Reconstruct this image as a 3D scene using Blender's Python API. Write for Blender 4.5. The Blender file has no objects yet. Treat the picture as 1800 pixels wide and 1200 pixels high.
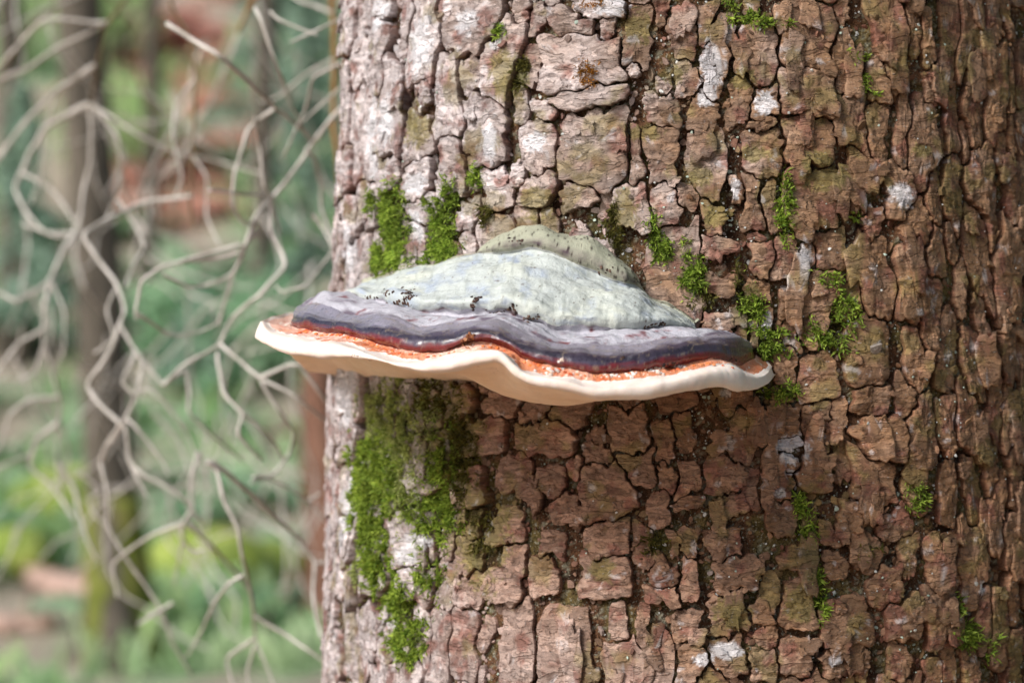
import bpy, math, random
import numpy as np
from mathutils import Vector
random.seed(7)
rng = np.random.default_rng(11)
scene = bpy.context.scene
COL = scene.collection

# ------------------------------------------------------------------ camera
EYE = np.array([0.0, 0.0, 1.25])
PX = 36 / 85 / 1800              # tangent per photograph pixel (85 mm lens, 36 mm sensor, 1800 px)
cam_d = bpy.data.cameras.new('camera')
cam = bpy.data.objects.new('camera', cam_d)
COL.objects.link(cam)
cam.location = EYE
cam.rotation_euler = (math.pi / 2, 0, 0)
cam_d.lens = 85
cam_d.sensor_width = 36
cam_d.clip_start = 0.02
cam_d.clip_end = 500
cam_d.dof.use_dof = True
cam_d.dof.focus_distance = 1.375
cam_d.dof.aperture_fstop = 6.2
scene.camera = cam

# ------------------------------------------------------------------ sky, sun, exposure
TO_SUN = Vector((-0.86, -0.80, 0.86)).normalized()
w = bpy.data.worlds.new('World')
scene.world = w
w.use_nodes = True
nt = w.node_tree
sky = nt.nodes.new('ShaderNodeTexSky')
sky.sky_type = 'NISHITA'
sky.sun_disc = False
sky.sun_elevation = math.asin(TO_SUN.z)
sky.sun_rotation = math.atan2(TO_SUN.x, TO_SUN.y)
sky.dust_density = 3.0
sky.air_density = 0.7
sky.ozone_density = 1.0
nt.links.new(sky.outputs[0], nt.nodes['Background'].inputs[0])
nt.nodes['Background'].inputs[1].default_value = 0.05
sun_d = bpy.data.lights.new('sun', 'SUN')
sun_d.energy = 1.5
sun_d.angle = math.radians(16)
sun_d.color = (1.0, 0.985, 0.965)
sun = bpy.data.objects.new('sun', sun_d)
COL.objects.link(sun)
sun.rotation_euler = TO_SUN.to_track_quat('Z', 'Y').to_euler()
sun.location = (-3, -4, 6)
scene.view_settings.view_transform = 'Standard'
scene.view_settings.look = 'None'
scene.view_settings.gamma = 1
scene.view_settings.use_curve_mapping = False
scene.view_settings.exposure = 1.45

# ------------------------------------------------------------------ helpers
def lin(r, g, b):
    return tuple(((c / 255) / 12.92 if c <= 10 else ((c / 255 + 0.055) / 1.055) ** 2.4) for c in (r, g, b))

def hash3(i, j, k):
    h = (i * 374761393 + j * 668265263 + k * 2147483647 + 1274126177) & 0xFFFFFFFF
    h = ((h ^ (h >> 13)) * 1274126177) & 0xFFFFFFFF
    h = ((h ^ (h >> 16)) * 2246822519) & 0xFFFFFFFF
    return ((h ^ (h >> 15)) & 0xFFFFFF) / float(0xFFFFFF)

def noise3(p):
    """smooth value noise in [-1, 1]; p is (n, 3)"""
    p = np.asarray(p, float)
    f = np.floor(p)
    i = f.astype(np.int64) + 100000
    u = p - f
    u = u * u * u * (u * (u * 6 - 15) + 10)
    r = 0
    for a in (0, 1):
        wa = u[:, 0] if a else 1 - u[:, 0]
        for b in (0, 1):
            wb = u[:, 1] if b else 1 - u[:, 1]
            for c in (0, 1):
                wc = u[:, 2] if c else 1 - u[:, 2]
                r = r + wa * wb * wc * hash3(i[:, 0] + a, i[:, 1] + b, i[:, 2] + c)
    return r * 2 - 1

def fbm(p, oct=4, gain=0.5):
    p = np.asarray(p, float)
    r, a, tot = 0, 1.0, 0
    for o in range(oct):
        r = r + a * noise3(p * (2.03 ** o) + 17.3 * o)
        tot += a
        a *= gain
    return r / tot

def n2(x, y, s, seed=0.0, oct=3):
    return fbm(np.stack([np.asarray(x) * s, np.asarray(y) * s, np.full(np.shape(x), seed)], 1), oct)

def mesh_obj(name, verts, faces, mat, parent=None, smooth=True, col=None, loc=None):
    verts = np.asarray(verts, float)
    if loc is not None:
        verts = verts - np.asarray(loc)
    me = bpy.data.meshes.new(name)
    me.from_pydata(verts.tolist() if len(verts) < 60000 else list(map(tuple, verts.tolist())), [], faces if isinstance(faces, list) else faces.tolist())
    if smooth:
        me.polygons.foreach_set('use_smooth', [True] * len(me.polygons))
    if col is not None:
        a = me.color_attributes.new('col', 'FLOAT_COLOR', 'POINT')
        c = np.ones((len(verts), 4), np.float32)
        c[:, :3] = col
        a.data.foreach_set('color', c.ravel())
    if mat is not None:
        me.materials.append(mat)
    me.update()
    o = bpy.data.objects.new(name, me)
    COL.objects.link(o)
    if loc is not None:
        o.location = loc
    if parent is not None:
        o.parent = parent
    return o

def empty(name, loc):
    o = bpy.data.objects.new(name, None)
    COL.objects.link(o)
    o.location = loc
    o.empty_display_size = 0.05
    return o

def under(o, parent):
    """parent with the world position kept (parents carry only a location)"""
    off = Vector((0, 0, 0))
    q = parent
    while q is not None:
        off += q.location
        q = q.parent
    o.location = Vector(o.location) - off
    o.parent = parent
    return o

def tag(o, label=None, cat=None, group=None, kind=None):
    if label: o['label'] = label
    if cat: o['category'] = cat
    if group: o['group'] = group
    if kind: o['kind'] = kind
    return o

def unproj(px, py, depth):
    px, py, depth = np.broadcast_arrays(np.asarray(px, float), np.asarray(py, float), np.asarray(depth, float))
    return np.stack([(px - 900) * PX * depth, depth, EYE[2] + (600 - py) * PX * depth], -1)

def grid_faces(nu, nv, wrap_u=False, base=0):
    """vertex index = u*nv+v"""
    uu = np.arange(nu if wrap_u else nu - 1)
    vv = np.arange(nv - 1)
    U, V = np.meshgrid(uu, vv, indexing='ij')
    U2 = (U + 1) % nu
    return (np.stack([U * nv + V, U2 * nv + V, U2 * nv + V + 1, U * nv + V + 1], -1).reshape(-1, 4) + base)

# ------------------------------------------------------------------ materials
def new_mat(name):
    m = bpy.data.materials.new(name)
    m.use_nodes = True
    n = m.node_tree
    return m, n, n.nodes['Principled BSDF']

def mat_vcol(name, rough=0.8, fine=900.0, fine_amt=0.35, bump=0.4, bump_dist=0.0006, stretch=(1, 1, 1), spec=0.3,
             speck=None, fine2=250.0, rough_var=0.0, coat=0.0):
    """colour from the object's 'col' attribute, broken up by fine world-space noise, with fine relief"""
    m, n, b = new_mat(name)
    L = n.links.new
    at = n.nodes.new('ShaderNodeAttribute'); at.attribute_name = 'col'
    geo = n.nodes.new('ShaderNodeNewGeometry')
    mp = n.nodes.new('ShaderNodeMapping'); mp.inputs['Scale'].default_value = stretch
    L(geo.outputs['Position'], mp.inputs[0])
    t1 = n.nodes.new('ShaderNodeTexNoise'); t1.inputs['Scale'].default_value = fine; t1.inputs['Detail'].default_value = 4
    t2 = n.nodes.new('ShaderNodeTexNoise'); t2.inputs['Scale'].default_value = fine2; t2.inputs['Detail'].default_value = 6
    t2.inputs['Roughness'].default_value = 0.65
    L(mp.outputs[0], t1.inputs['Vector']); L(mp.outputs[0], t2.inputs['Vector'])
    r1 = n.nodes.new('ShaderNodeMapRange'); r1.inputs[1].default_value = 0.3; r1.inputs[2].default_value = 0.7
    r1.inputs[3].default_value = 1 - fine_amt; r1.inputs[4].default_value = 1 + fine_amt
    L(t1.outputs[0], r1.inputs[0])
    r2 = n.nodes.new('ShaderNodeMapRange'); r2.inputs[1].default_value = 0.3; r2.inputs[2].default_value = 0.7
    r2.inputs[3].default_value = 1 - fine_amt * 0.8; r2.inputs[4].default_value = 1 + fine_amt * 0.8
    L(t2.outputs[0], r2.inputs[0])
    mu = n.nodes.new('ShaderNodeMath'); mu.operation = 'MULTIPLY'
    L(r1.outputs[0], mu.inputs[0]); L(r2.outputs[0], mu.inputs[1])
    vm = n.nodes.new('ShaderNodeVectorMath'); vm.operation = 'SCALE'
    L(at.outputs['Color'], vm.inputs[0]); L(mu.outputs[0], vm.inputs['Scale'])
    out = vm.outputs[0]
    if speck:
        t3 = n.nodes.new('ShaderNodeTexNoise'); t3.inputs['Scale'].default_value = speck[0]; t3.inputs['Detail'].default_value = 2
        L(mp.outputs[0], t3.inputs['Vector'])
        r3 = n.nodes.new('ShaderNodeMapRange'); r3.inputs[1].default_value = speck[1]; r3.inputs[2].default_value = speck[1] + 0.04
        L(t3.outputs[0], r3.inputs[0])
        mx = n.nodes.new('ShaderNodeMix'); mx.data_type = 'RGBA'
        L(r3.outputs[0], mx.inputs[0]); L(out, mx.inputs[6]); mx.inputs[7].default_value = (*speck[2], 1)
        out = mx.outputs[2]
    L(out, b.inputs['Base Color'])
    b.inputs['Roughness'].default_value = rough
    b.inputs['Specular IOR Level'].default_value = spec
    if coat: b.inputs['Coat Weight'].default_value = coat; b.inputs['Coat Roughness'].default_value = 0.25
    if rough_var:
        rr = n.nodes.new('ShaderNodeMapRange'); rr.inputs[1].default_value = 0.35; rr.inputs[2].default_value = 0.65
        rr.inputs[3].default_value = rough - rough_var; rr.inputs[4].default_value = rough + rough_var
        L(t2.outputs[0], rr.inputs[0]); L(rr.outputs[0], b.inputs['Roughness'])
    if bump:
        ad = n.nodes.new('ShaderNodeMath'); ad.operation = 'MULTIPLY_ADD'; ad.inputs[1].default_value = 0.35
        L(t1.outputs[0], ad.inputs[0]); L(t2.outputs[0], ad.inputs[2])
        bp = n.nodes.new('ShaderNodeBump'); bp.inputs['Strength'].default_value = bump; bp.inputs['Distance'].default_value = bump_dist
        L(ad.outputs[0], bp.inputs['Height']); L(bp.outputs[0], b.inputs['Normal'])
    return m

def mat_noise(name, c1, c2, scale=8.0, rough=0.85, c3=None, bump=0.3, dist=0.01, stretch=(1, 1, 1), trans=0.0, detail=5):
    m, n, b = new_mat(name)
    L = n.links.new
    geo = n.nodes.new('ShaderNodeNewGeometry')
    mp = n.nodes.new('ShaderNodeMapping'); mp.inputs['Scale'].default_value = stretch
    L(geo.outputs['Position'], mp.inputs[0])
    t = n.nodes.new('ShaderNodeTexNoise'); t.inputs['Scale'].default_value = scale; t.inputs['Detail'].default_value = detail
    L(mp.outputs[0], t.inputs['Vector'])
    cr = n.nodes.new('ShaderNodeValToRGB')
    cr.color_ramp.elements[0].position = 0.35; cr.color_ramp.elements[0].color = (*c1, 1)
    cr.color_ramp.elements[1].position = 0.65; cr.color_ramp.elements[1].color = (*c2, 1)
    if c3:
        e = cr.color_ramp.elements.new(0.5); e.color = (*c3, 1)
    L(t.outputs[0], cr.inputs[0])
    L(cr.outputs[0], b.inputs['Base Color'])
    b.inputs['Roughness'].default_value = rough
    b.inputs['Specular IOR Level'].default_value = 0.25
    if bump:
        bp = n.nodes.new('ShaderNodeBump'); bp.inputs['Strength'].default_value = bump; bp.inputs['Distance'].default_value = dist
        L(t.outputs[0], bp.inputs['Height']); L(bp.outputs[0], b.inputs['Normal'])
    if trans:
        tr = n.nodes.new('ShaderNodeBsdfTranslucent'); L(cr.outputs[0], tr.inputs[0])
        ms = n.nodes.new('ShaderNodeMixShader'); ms.inputs[0].default_value = trans
        L(b.outputs[0], ms.inputs[1]); L(tr.outputs[0], ms.inputs[2])
        L(ms.outputs[0], n.nodes['Material Output'].inputs[0])
    return m

M_PLATE = mat_vcol('bark_plate', rough=0.72, fine=1400, fine_amt=0.30, fine2=300, bump=0.6, bump_dist=0.0010, stretch=(0.7, 0.7, 3.2), spec=0.35,
                   speck=(520, 0.69, (0.30, 0.27, 0.25)))
def layered(m, scale, steps, amp, dark, stretch):
    """thin worn layers: steps in relief, each layer with its own tint, a dark broken edge between them"""
    n = m.node_tree; L = n.links.new
    b = n.nodes['Principled BSDF']
    geo = n.nodes.new('ShaderNodeNewGeometry')
    mp = n.nodes.new('ShaderNodeMapping'); mp.inputs['Scale'].default_value = stretch
    L(geo.outputs['Position'], mp.inputs[0])
    t = n.nodes.new('ShaderNodeTexNoise'); t.inputs['Scale'].default_value = scale; t.inputs['Detail'].default_value = 5; t.inputs['Roughness'].default_value = 0.52
    L(mp.outputs[0], t.inputs['Vector'])
    k = n.nodes.new('ShaderNodeMath'); k.operation = 'MULTIPLY'; k.inputs[1].default_value = steps; L(t.outputs[0], k.inputs[0])
    fl = n.nodes.new('ShaderNodeMath'); fl.operation = 'FLOOR'; L(k.outputs[0], fl.inputs[0])
    fr = n.nodes.new('ShaderNodeMath'); fr.operation = 'FRACT'; L(k.outputs[0], fr.inputs[0])
    wn = n.nodes.new('ShaderNodeTexWhiteNoise'); wn.noise_dimensions = '1D'; L(fl.outputs[0], wn.inputs['W'])
    tint = n.nodes.new('ShaderNodeMapRange'); tint.inputs[3].default_value = 0.78; tint.inputs[4].default_value = 1.22; L(wn.outputs['Value'], tint.inputs[0])
    edge = n.nodes.new('ShaderNodeMapRange'); edge.inputs[1].default_value = 0.0; edge.inputs[2].default_value = 0.10; edge.inputs[3].default_value = dark; edge.inputs[4].default_value = 1.0
    L(fr.outputs[0], edge.inputs[0])
    mu = n.nodes.new('ShaderNodeMath'); mu.operation = 'MULTIPLY'; L(tint.outputs[0], mu.inputs[0]); L(edge.outputs[0], mu.inputs[1])
    src = b.inputs['Base Color'].links[0].from_socket
    vm = n.nodes.new('ShaderNodeVectorMath'); vm.operation = 'SCALE'; L(src, vm.inputs[0]); L(mu.outputs[0], vm.inputs['Scale'])
    L(vm.outputs[0], b.inputs['Base Color'])
    # relief: riser of each step plus a little lift towards its edge
    st = n.nodes.new('ShaderNodeMath'); st.operation = 'POWER'; st.inputs[1].default_value = 6.0; L(fr.outputs[0], st.inputs[0])
    sm = n.nodes.new('ShaderNodeMath'); sm.operation = 'ADD'; L(fl.outputs[0], sm.inputs[0]); L(st.outputs[0], sm.inputs[1])
    bp = n.nodes.new('ShaderNodeBump'); bp.inputs['Strength'].default_value = 1.0; bp.inputs['Distance'].default_value = amp
    L(sm.outputs[0], bp.inputs['Height'])
    prev = b.inputs['Normal'].links[0].from_node
    L(bp.outputs[0], prev.inputs['Normal'])
layered(M_PLATE, 48, 9, 0.0010, 0.62, (1, 1, 2.4))
M_BASE = mat_vcol('bark_groove', rough=0.9, fine=1200, fine_amt=0.4, fine2=420, bump=0.9, bump_dist=0.0015, spec=0.15,
                  speck=(600, 0.61, (0.24, 0.23, 0.18)))
layered(M_BASE, 110, 9, 0.0012, 0.5, (1, 1, 0.8))
M_FLAKE = mat_vcol('bark_flake', rough=0.8, fine=1200, fine_amt=0.3, fine2=400, bump=0.6, bump_dist=0.0006, spec=0.25)
M_LICHEN = mat_vcol('lichen_crust', rough=0.95, fine=1500, fine_amt=0.25, fine2=600, bump=0.7, bump_dist=0.0006, spec=0.1)
M_MOSS = mat_vcol('moss_leaf', rough=0.7, fine=700, fine_amt=0.25, fine2=120, bump=0, spec=0.25)
_n = M_MOSS.node_tree
_tr = _n.nodes.new('ShaderNodeBsdfTranslucent'); _ms = _n.nodes.new('ShaderNodeMixShader'); _ms.inputs[0].default_value = 0.42
_n.links.new(_n.nodes['Principled BSDF'].inputs['Base Color'].links[0].from_socket, _tr.inputs[0])
_n.links.new(_n.nodes['Principled BSDF'].outputs[0], _ms.inputs[1]); _n.links.new(_tr.outputs[0], _ms.inputs[2])
_n.links.new(_ms.outputs[0], _n.nodes['Material Output'].inputs[0])

# ------------------------------------------------------------------ terrain (a wood on a slope behind the tree)
def terrain_z(x, y):
    x = np.asarray(x, float); y = np.asarray(y, float)
    d = np.maximum(0, y - 9.6)
    s = np.where(d < 2, d * d * 0.115, 0.46 + (d - 2) * 0.46)
    s = np.where(y > 60, 0.46 + (60 - 11.6) * 0.46, s)
    sh = x.shape
    nz = fbm(np.stack([x.ravel() * 0.45, y.ravel() * 0.45, np.zeros(x.size)], 1), 3).reshape(sh)
    nz2 = fbm(np.stack([x.ravel() * 1.7, y.ravel() * 1.7, np.full(x.size, 5.0)], 1), 2).reshape(sh)
    return s + (0.20 * nz + 0.05 * nz2) * np.clip((np.hypot(x - .13, y - 1.66) - 1.0) / 3, 0, 1)

def on_ground(px, py):
    ys = np.linspace(4.0, 55, 2500)
    p = unproj(np.full(ys.shape, px), np.full(ys.shape, py), ys)
    hit = np.nonzero(p[:, 2] <= terrain_z(p[:, 0], p[:, 1]))[0]
    i = hit[0] if len(hit) else len(ys) - 1
    q = p[i]
    q[2] = terrain_z(np.array([q[0]]), np.array([q[1]]))[0]
    return q

xs = np.concatenate([np.linspace(-120, -13, 24), np.linspace(-12, 12, 110), np.linspace(13, 120, 24)])
ys = np.concatenate([np.linspace(-120, -5, 18), np.linspace(-4, 32, 150), np.linspace(33, 120, 26)])
X, Y = np.meshgrid(xs, ys, indexing='ij')
Z = terrain_z(X, Y)
gv = np.stack([X, Y, Z], -1).reshape(-1, 3)
litter = fbm(np.stack([gv[:, 0] * 0.9, gv[:, 1] * 0.9, np.full(len(gv), 3.0)], 1), 4)
gcol = np.where((litter > 0.02)[:, None], np.array(lin(132, 152, 120)), np.array(lin(150, 140, 126)))
near_t = np.clip((np.hypot(gv[:, 0], gv[:, 1] - 0.8) - 4.5) / 1.2, 0, 1)[:, None]
gcol = gcol * near_t + np.array(lin(176, 146, 122)) * (1 - near_t)
M_GROUND = mat_vcol('forest_floor', rough=0.95, fine=60, fine_amt=0.35, fine2=7, bump=0.6, bump_dist=0.03, spec=0.1)
tag(mesh_obj('ground', gv, grid_faces(len(xs), len(ys)), M_GROUND, col=gcol), kind='structure')

# ------------------------------------------------------------------ the spruce trunk
AX, AY, R0 = 0.1332, 1.6626, 0.25
TH0 = math.atan2(-AX, -AY)       # kept for reference: direction from the axis to the camera is -AX, -AY

def trunk_r(z):
    z = np.asarray(z, float)
    return R0 - 0.014 * (z - 1.25) + 0.20 * np.exp(-np.maximum(z, -0.3) / 0.16) + 0.03 * np.exp(-np.maximum(z, 0) / 0.5)

def undul(th, z):
    th = np.asarray(th, float); z = np.asarray(z, float)
    p = np.stack([np.cos(th).ravel() * 2.2, np.sin(th).ravel() * 2.2, z.ravel() * 5], 1)
    q = np.stack([np.cos(th).ravel() * 7, np.sin(th).ravel() * 7, z.ravel() * 9 + 40], 1)
    return (0.006 * noise3(p) + 0.003 * noise3(q)).reshape(th.shape)

def trunk_pt(th, z, h):
    r = trunk_r(z) + undul(th, z) + h
    return np.stack([AX + np.sin(th) * r, AY - np.cos(th) * r, np.asarray(z, float) + 0 * r], -1)   # th = 0 faces -Y, th > 0 to +X

def hit_trunk(px, py, extra=0.004):
    """ray through a photo pixel -> (theta, z, depth); beyond the outline it gives the outline"""
    px = np.asarray(px, float); py = np.asarray(py, float)
    dx = (px - 900) * PX
    r = R0 + extra
    a = dx * dx + 1
    b = -2 * (dx * AX + AY)
    c = AX * AX + AY * AY - r * r
    disc = np.maximum(b * b - 4 * a * c, 0)
    y = (-b - np.sqrt(disc)) / (2 * a)
    x = dx * y
    th = np.arctan2(x - AX, AY - y)
    z = EYE[2] + (600 - py) * PX * y
    return th, z, y

# plates traced from the photograph: crop id -> (x, y, half width, half height) in that crop
SC = {3: (580, 0, 2.903), 4: (1180, 0, 2.903), 5: (1180, 400, 2.903), 6: (580, 640, 2.856), 7: (1180, 790, 2.903)}
TR = {
 3: [(255,50,52,66),(252,285,60,185),(480,215,102,222),(605,50,55,62),(755,145,138,152),(150,310,47,122),(350,285,30,58),(176,670,66,250),
     (330,555,58,240),(482,485,40,80),(617,500,72,212),(745,400,48,105),(805,660,110,185),(872,320,98,208),(972,60,48,60),(1060,75,48,85),
     (1252,128,122,80),(1425,170,45,55),(1290,318,214,150),(1300,500,215,58),(1380,55,150,55),(1345,755,178,200),(1060,740,75,135),(1080,560,60,60),
     (980,540,36,75),(1567,190,78,145),(1535,350,32,42),(1688,545,85,92),(1698,795,95,155),(1700,420,40,40),(1560,800,45,130),(868,950,76,112),(945,890,48,62),
     (1080,985,92,80),(1290,1010,90,66),(1540,1050,85,105),(1722,1050,92,112),(450,930,78,100),(455,700,88,118),(638,850,70,120),(478,1065,98,62),
     (580,1000,35,72),(312,880,56,80),(702,1100,50,80),(78,580,34,240),(60,120,40,140),(70,880,44,110),(190,1030,60,115),(732,900,30,75),(1690,60,45,75),(985,1130,55,70),(60,1120,50,90)],
 4: [(62,160,74,135),(70,385,66,92),(196,125,56,105),(206,350,66,130),(160,570,82,80),(340,520,68,128),(490,510,80,80),(192,828,96,172),(462,785,94,105),
     (60,1005,72,70),(222,1115,76,88),(425,1045,66,150),(515,1055,32,130),(455,640,85,40),(465,260,98,125),(715,190,135,180),(700,480,135,118),(705,730,138,120),
     (715,1010,140,150),(330,965,38,50),(905,60,40,62),(905,300,50,150),(1125,150,105,150),(1165,360,88,70),(1258,135,52,102),(965,640,95,130),(960,900,70,140),(1065,405,68,72),
     (1070,705,58,135),(1200,690,45,180),(1300,730,85,170),(1175,970,92,95),(990,1050,40,40),(1030,1140,80,65),(1235,1130,80,75),(1345,430,60,80),
     (1462,205,56,210),(1575,150,78,195),(1690,80,48,125),(1762,90,30,150),(1575,520,48,180),(1462,560,52,150),(1690,480,60,215),(1588,905,72,130),
     (1450,1010,56,155),(1528,740,34,80),(1700,760,48,90),(1745,1000,44,170),(1330,230,40,120),(1350,1000,50,130),(1655,1100,40,110),(1755,420,28,190),(1755,700,25,100)],
 5: [(220,65,102,95),(455,150,66,82),(575,150,68,92),(684,185,40,100),(440,25,60,42),(250,285,72,52),(440,320,80,72),(230,500,90,60),(800,110,90,100),
     (1045,215,90,175),(1212,265,78,160),(775,330,85,90),(998,650,122,148),(1015,880,125,85),(1040,1075,150,105),(758,760,100,125),(755,975,66,92),(760,1120,66,60),
     (575,985,112,100),(612,1130,84,66),(1235,660,60,140),(1205,850,70,70),(1305,440,68,125),(1390,660,60,150),(1572,200,56,205),(1480,290,38,110),(1575,470,46,130),
     (1712,235,76,225),(1710,610,56,150),(1520,720,58,150),(1500,980,76,160),(1625,900,50,140),(1705,920,40,160),(1775,700,28,160),(1765,1070,46,120),(1260,1020,90,130),
     (1395,1060,58,160),(1350,120,55,110),(1440,60,48,85),(490,495,46,88),(600,720,60,120),(900,380,70,70),(620,390,50,80),(1590,640,30,60),(640,560,50,80),(560,860,70,50),(440,560,40,60)],
 6: [(100,140,44,130),(750,345,120,92),(1120,355,120,85),(1492,322,98,108),(1540,505,100,88),(1405,640,142,165),(1345,440,76,56),(1415,870,126,88),
     (1390,1065,140,110),(1742,905,48,75),(1720,1050,92,80),(1680,1150,90,50),(1200,235,95,72),(945,540,84,95),(1110,585,80,72),(1230,500,50,60),(1190,740,70,80),
     (900,820,84,92),(1120,920,60,62),(1090,1045,60,98),(890,1120,92,70),(940,985,66,76),(430,890,90,120),(455,1100,80,105),(590,880,44,80),(590,1085,50,120),
     (705,1130,66,80),(720,970,70,85),(640,200,90,80),(850,180,80,80),(1030,230,80,60),(97,400,30,115),(102,640,30,110),(112,880,32,140),(112,1090,36,80),(240,1050,70,110),(700,800,70,80),(700,600,90,100),(520,480,70,130),(380,560,70,140),(250,400,70,160),(270,760,70,140),(480,250,70,100),(1580,900,50,100),(1640,720,60,90),(1690,560,60,80),(1680,380,60,100)],
 7: [(60,150,72,92),(258,135,102,85),(290,285,86,56),(80,290,92,38),(75,470,82,66),(282,480,92,80),(70,645,72,92),(330,650,118,85),(280,845,110,92),(605,45,90,58),
     (560,165,80,70),(750,115,92,92),(1010,130,140,120),(617,545,74,64),(640,795,88,100),(812,420,82,60),(825,585,60,52),(865,885,132,112),(1140,885,102,102),
     (1130,350,90,66),(1080,690,90,76),(1340,840,100,110),(960,1085,42,60),(815,1095,72,62),(1510,585,70,130),(1320,580,60,90),(1400,155,58,150),(1510,140,48,150),
     (1640,920,56,130),(1712,460,58,150),(1722,150,46,150),(1780,640,20,120),(1150,1065,82,82),(1380,1050,50,100),(1500,1080,50,80),(95,900,78,95),(1000,530,90,80),(560,350,70,90),(1180,540,60,80),(920,330,80,70),
     (450,1100,80,80),(280,1060,90,90),(620,1060,90,90),(90,1110,80,90),(1620,330,46,140),(1610,120,40,120),(1560,870,40,110),(1700,760,44,110),(1700,1060,60,110),(480,960,60,60),(1225,250,60,60)],
}
seeds = []      # th, z, half width (m along the girth), half height (m)
for k, rows in TR.items():
    ox, oy, sc = SC[k]
    for cx, cy, hw, hh in rows:
        px, py = ox + cx / sc, oy + cy / sc
        hw, hh = hw / sc, hh / sc
        px = max(px, 607)
        th, z, dep = hit_trunk(px, py)
        tl = hit_trunk(max(px - hw, 600), py)[0]; tr_ = hit_trunk(px + hw, py)[0]
        a = float(np.clip((tr_ - tl) / 2 * R0, 0.005, 0.05))
        seeds.append([float((tl + tr_) / 2), float(z), a, float(hh * PX * dep), 1])
n_traced = len(seeds)
# fill the rest of the trunk face, in view and round the sides, with plates of the same size
def near_d(th, z, S):
    du = (th - S[:, 0]) * R0
    dz = z - S[:, 1]
    return (np.abs(du / S[:, 2]) ** 3 + np.abs(dz / S[:, 3]) ** 3) ** (1 / 3)
S = np.array(seeds)
S[:, 2] *= 0.95; S[:, 3] *= 1.05
far_ = S[:, 0] > float(hit_trunk(1500, 600)[0])
S[far_, 3] *= 1.4; S[far_, 2] *= 0.85
for i in range(9000):
    th = rng.uniform(-2.0, 2.0); z = rng.uniform(0.86, 1.64)
    a = rng.uniform(0.007, 0.020); b = a * rng.uniform(1.2, 3.0)
    if i > 4500: a *= 0.55; b *= 0.6
    # distance measured with the candidate's own size added
    du = np.abs(th - S[:, 0]) * R0; dz = np.abs(z - S[:, 1])
    if np.all((du / (S[:, 2] + a * 0.80)) ** 2.6 + (dz / (S[:, 3] + b * 0.80)) ** 2.6 > 1):
        S = np.vstack([S, [th, z, a, b, 0]])
NP_ = len(S)
power = np.where(S[:, 4] == 1, rng.uniform(3.5, 8.0, NP_), rng.uniform(2.6, 6.0, NP_))
REACH = np.where(S[:, 4] == 1, 1.08, 1.22)
rot = rng.normal(0, 0.10, NP_)
RGEO = R0

def warp(u, z):
    p = np.stack([u, z, np.zeros_like(u)], -1).reshape(-1, 3)
    wu = 0.0030 * noise3(p * [75, 60, 1] + 13) + 0.0015 * noise3(p * [190, 150, 1] + 3) + 0.0010 * noise3(p * [430, 420, 1] + 9) + 0.0006 * noise3(p * [1000, 1000, 1] + 5)
    wz = 0.0036 * noise3(p * [75, 70, 1] + 41) + 0.0024 * noise3(p * [180, 160, 1] + 31) + 0.0013 * noise3(p * [430, 420, 1] + 77) + 0.0006 * noise3(p * [1000, 1000, 1] + 57)
    return u + wu.reshape(u.shape), z + wz.reshape(u.shape)

def plate_dist(u, z, j):
    du = u - S[j, 0] * RGEO
    dz = z - S[j, 1]
    c, s = math.cos(rot[j]), math.sin(rot[j])
    a = (c * du + s * dz) / S[j, 2]; b = (-s * du + c * dz) / S[j, 3]
    return (np.abs(a) ** power[j] + np.abs(b) ** power[j]) ** (1 / power[j])

hgt = np.where(S[:, 4] == 1, rng.uniform(0.0030, 0.0070, NP_), rng.uniform(0.0010, 0.0030, NP_))
hgt *= np.clip(S[:, 2] / 0.012, 0.55, 1.15)
big = np.sqrt(S[:, 2] * S[:, 3])
SCR = np.zeros((NP_, 2))         # where each plate shows in the photograph
for i in range(NP_):
    p = trunk_pt(np.array([S[i, 0]]), np.array([S[i, 1]]), 0.005)[0]
    SCR[i] = (900 + (p[0]) / p[1] / PX, 600 - (p[2] - EYE[2]) / p[1] / PX)

# ---- colour of bark, stains plus painted side light: photo-located lichen, algae and grey bloom, in trunk coordinates
def uz(px, py):
    th, z, d = hit_trunk(px, py)
    return float(th * R0), float(z), float(d)
LICH = [(665,25,17,24),(745,80,22,42),(735,325,22,18),(733,395,11,25),(1250,115,20,40),(1243,165,17,18),(1345,180,20,20),(1585,345,22,18),(1395,790,26,24),
        (945,252,17,18),(1078,14,24,18),(1415,455,12,30),(1346,575,13,25),(690,1095,11,10),(738,948,22,15),(722,975,14,22),(1530,355,9,7),(1293,333,11,14),
        (660,250,14,60),(690,210,10,40),(614,690,9,60),(612,440,8,40),(1390,830,8,5),(1372,866,8,7),(1275,1140,25,12),(1240,1155,15,10),(880,75,10,14),(1590,345,14,12),(1180,610,5,5),(1460,1160,10,8),(616,900,8,60),(1275,690,10,6),(1715,1030,6,10),(830,40,16,22),(870,250,10,30)]
ALGAE = [(1122,48,26,26),(742,225,26,34),(950,357,30,24),(1100,375,22,40),(1130,232,32,14),(1305,140,20,18),(1180,130,16,16),(1325,270,22,14),(1265,375,24,20),
         (1290,1075,30,26),(1400,1060,25,28),(1060,1000,22,20),(1625,265,18,10),(900,130,26,40),(850,940,40,90),(790,760,50,90),(1230,310,25,15),(1450,300,40,30)]
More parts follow.
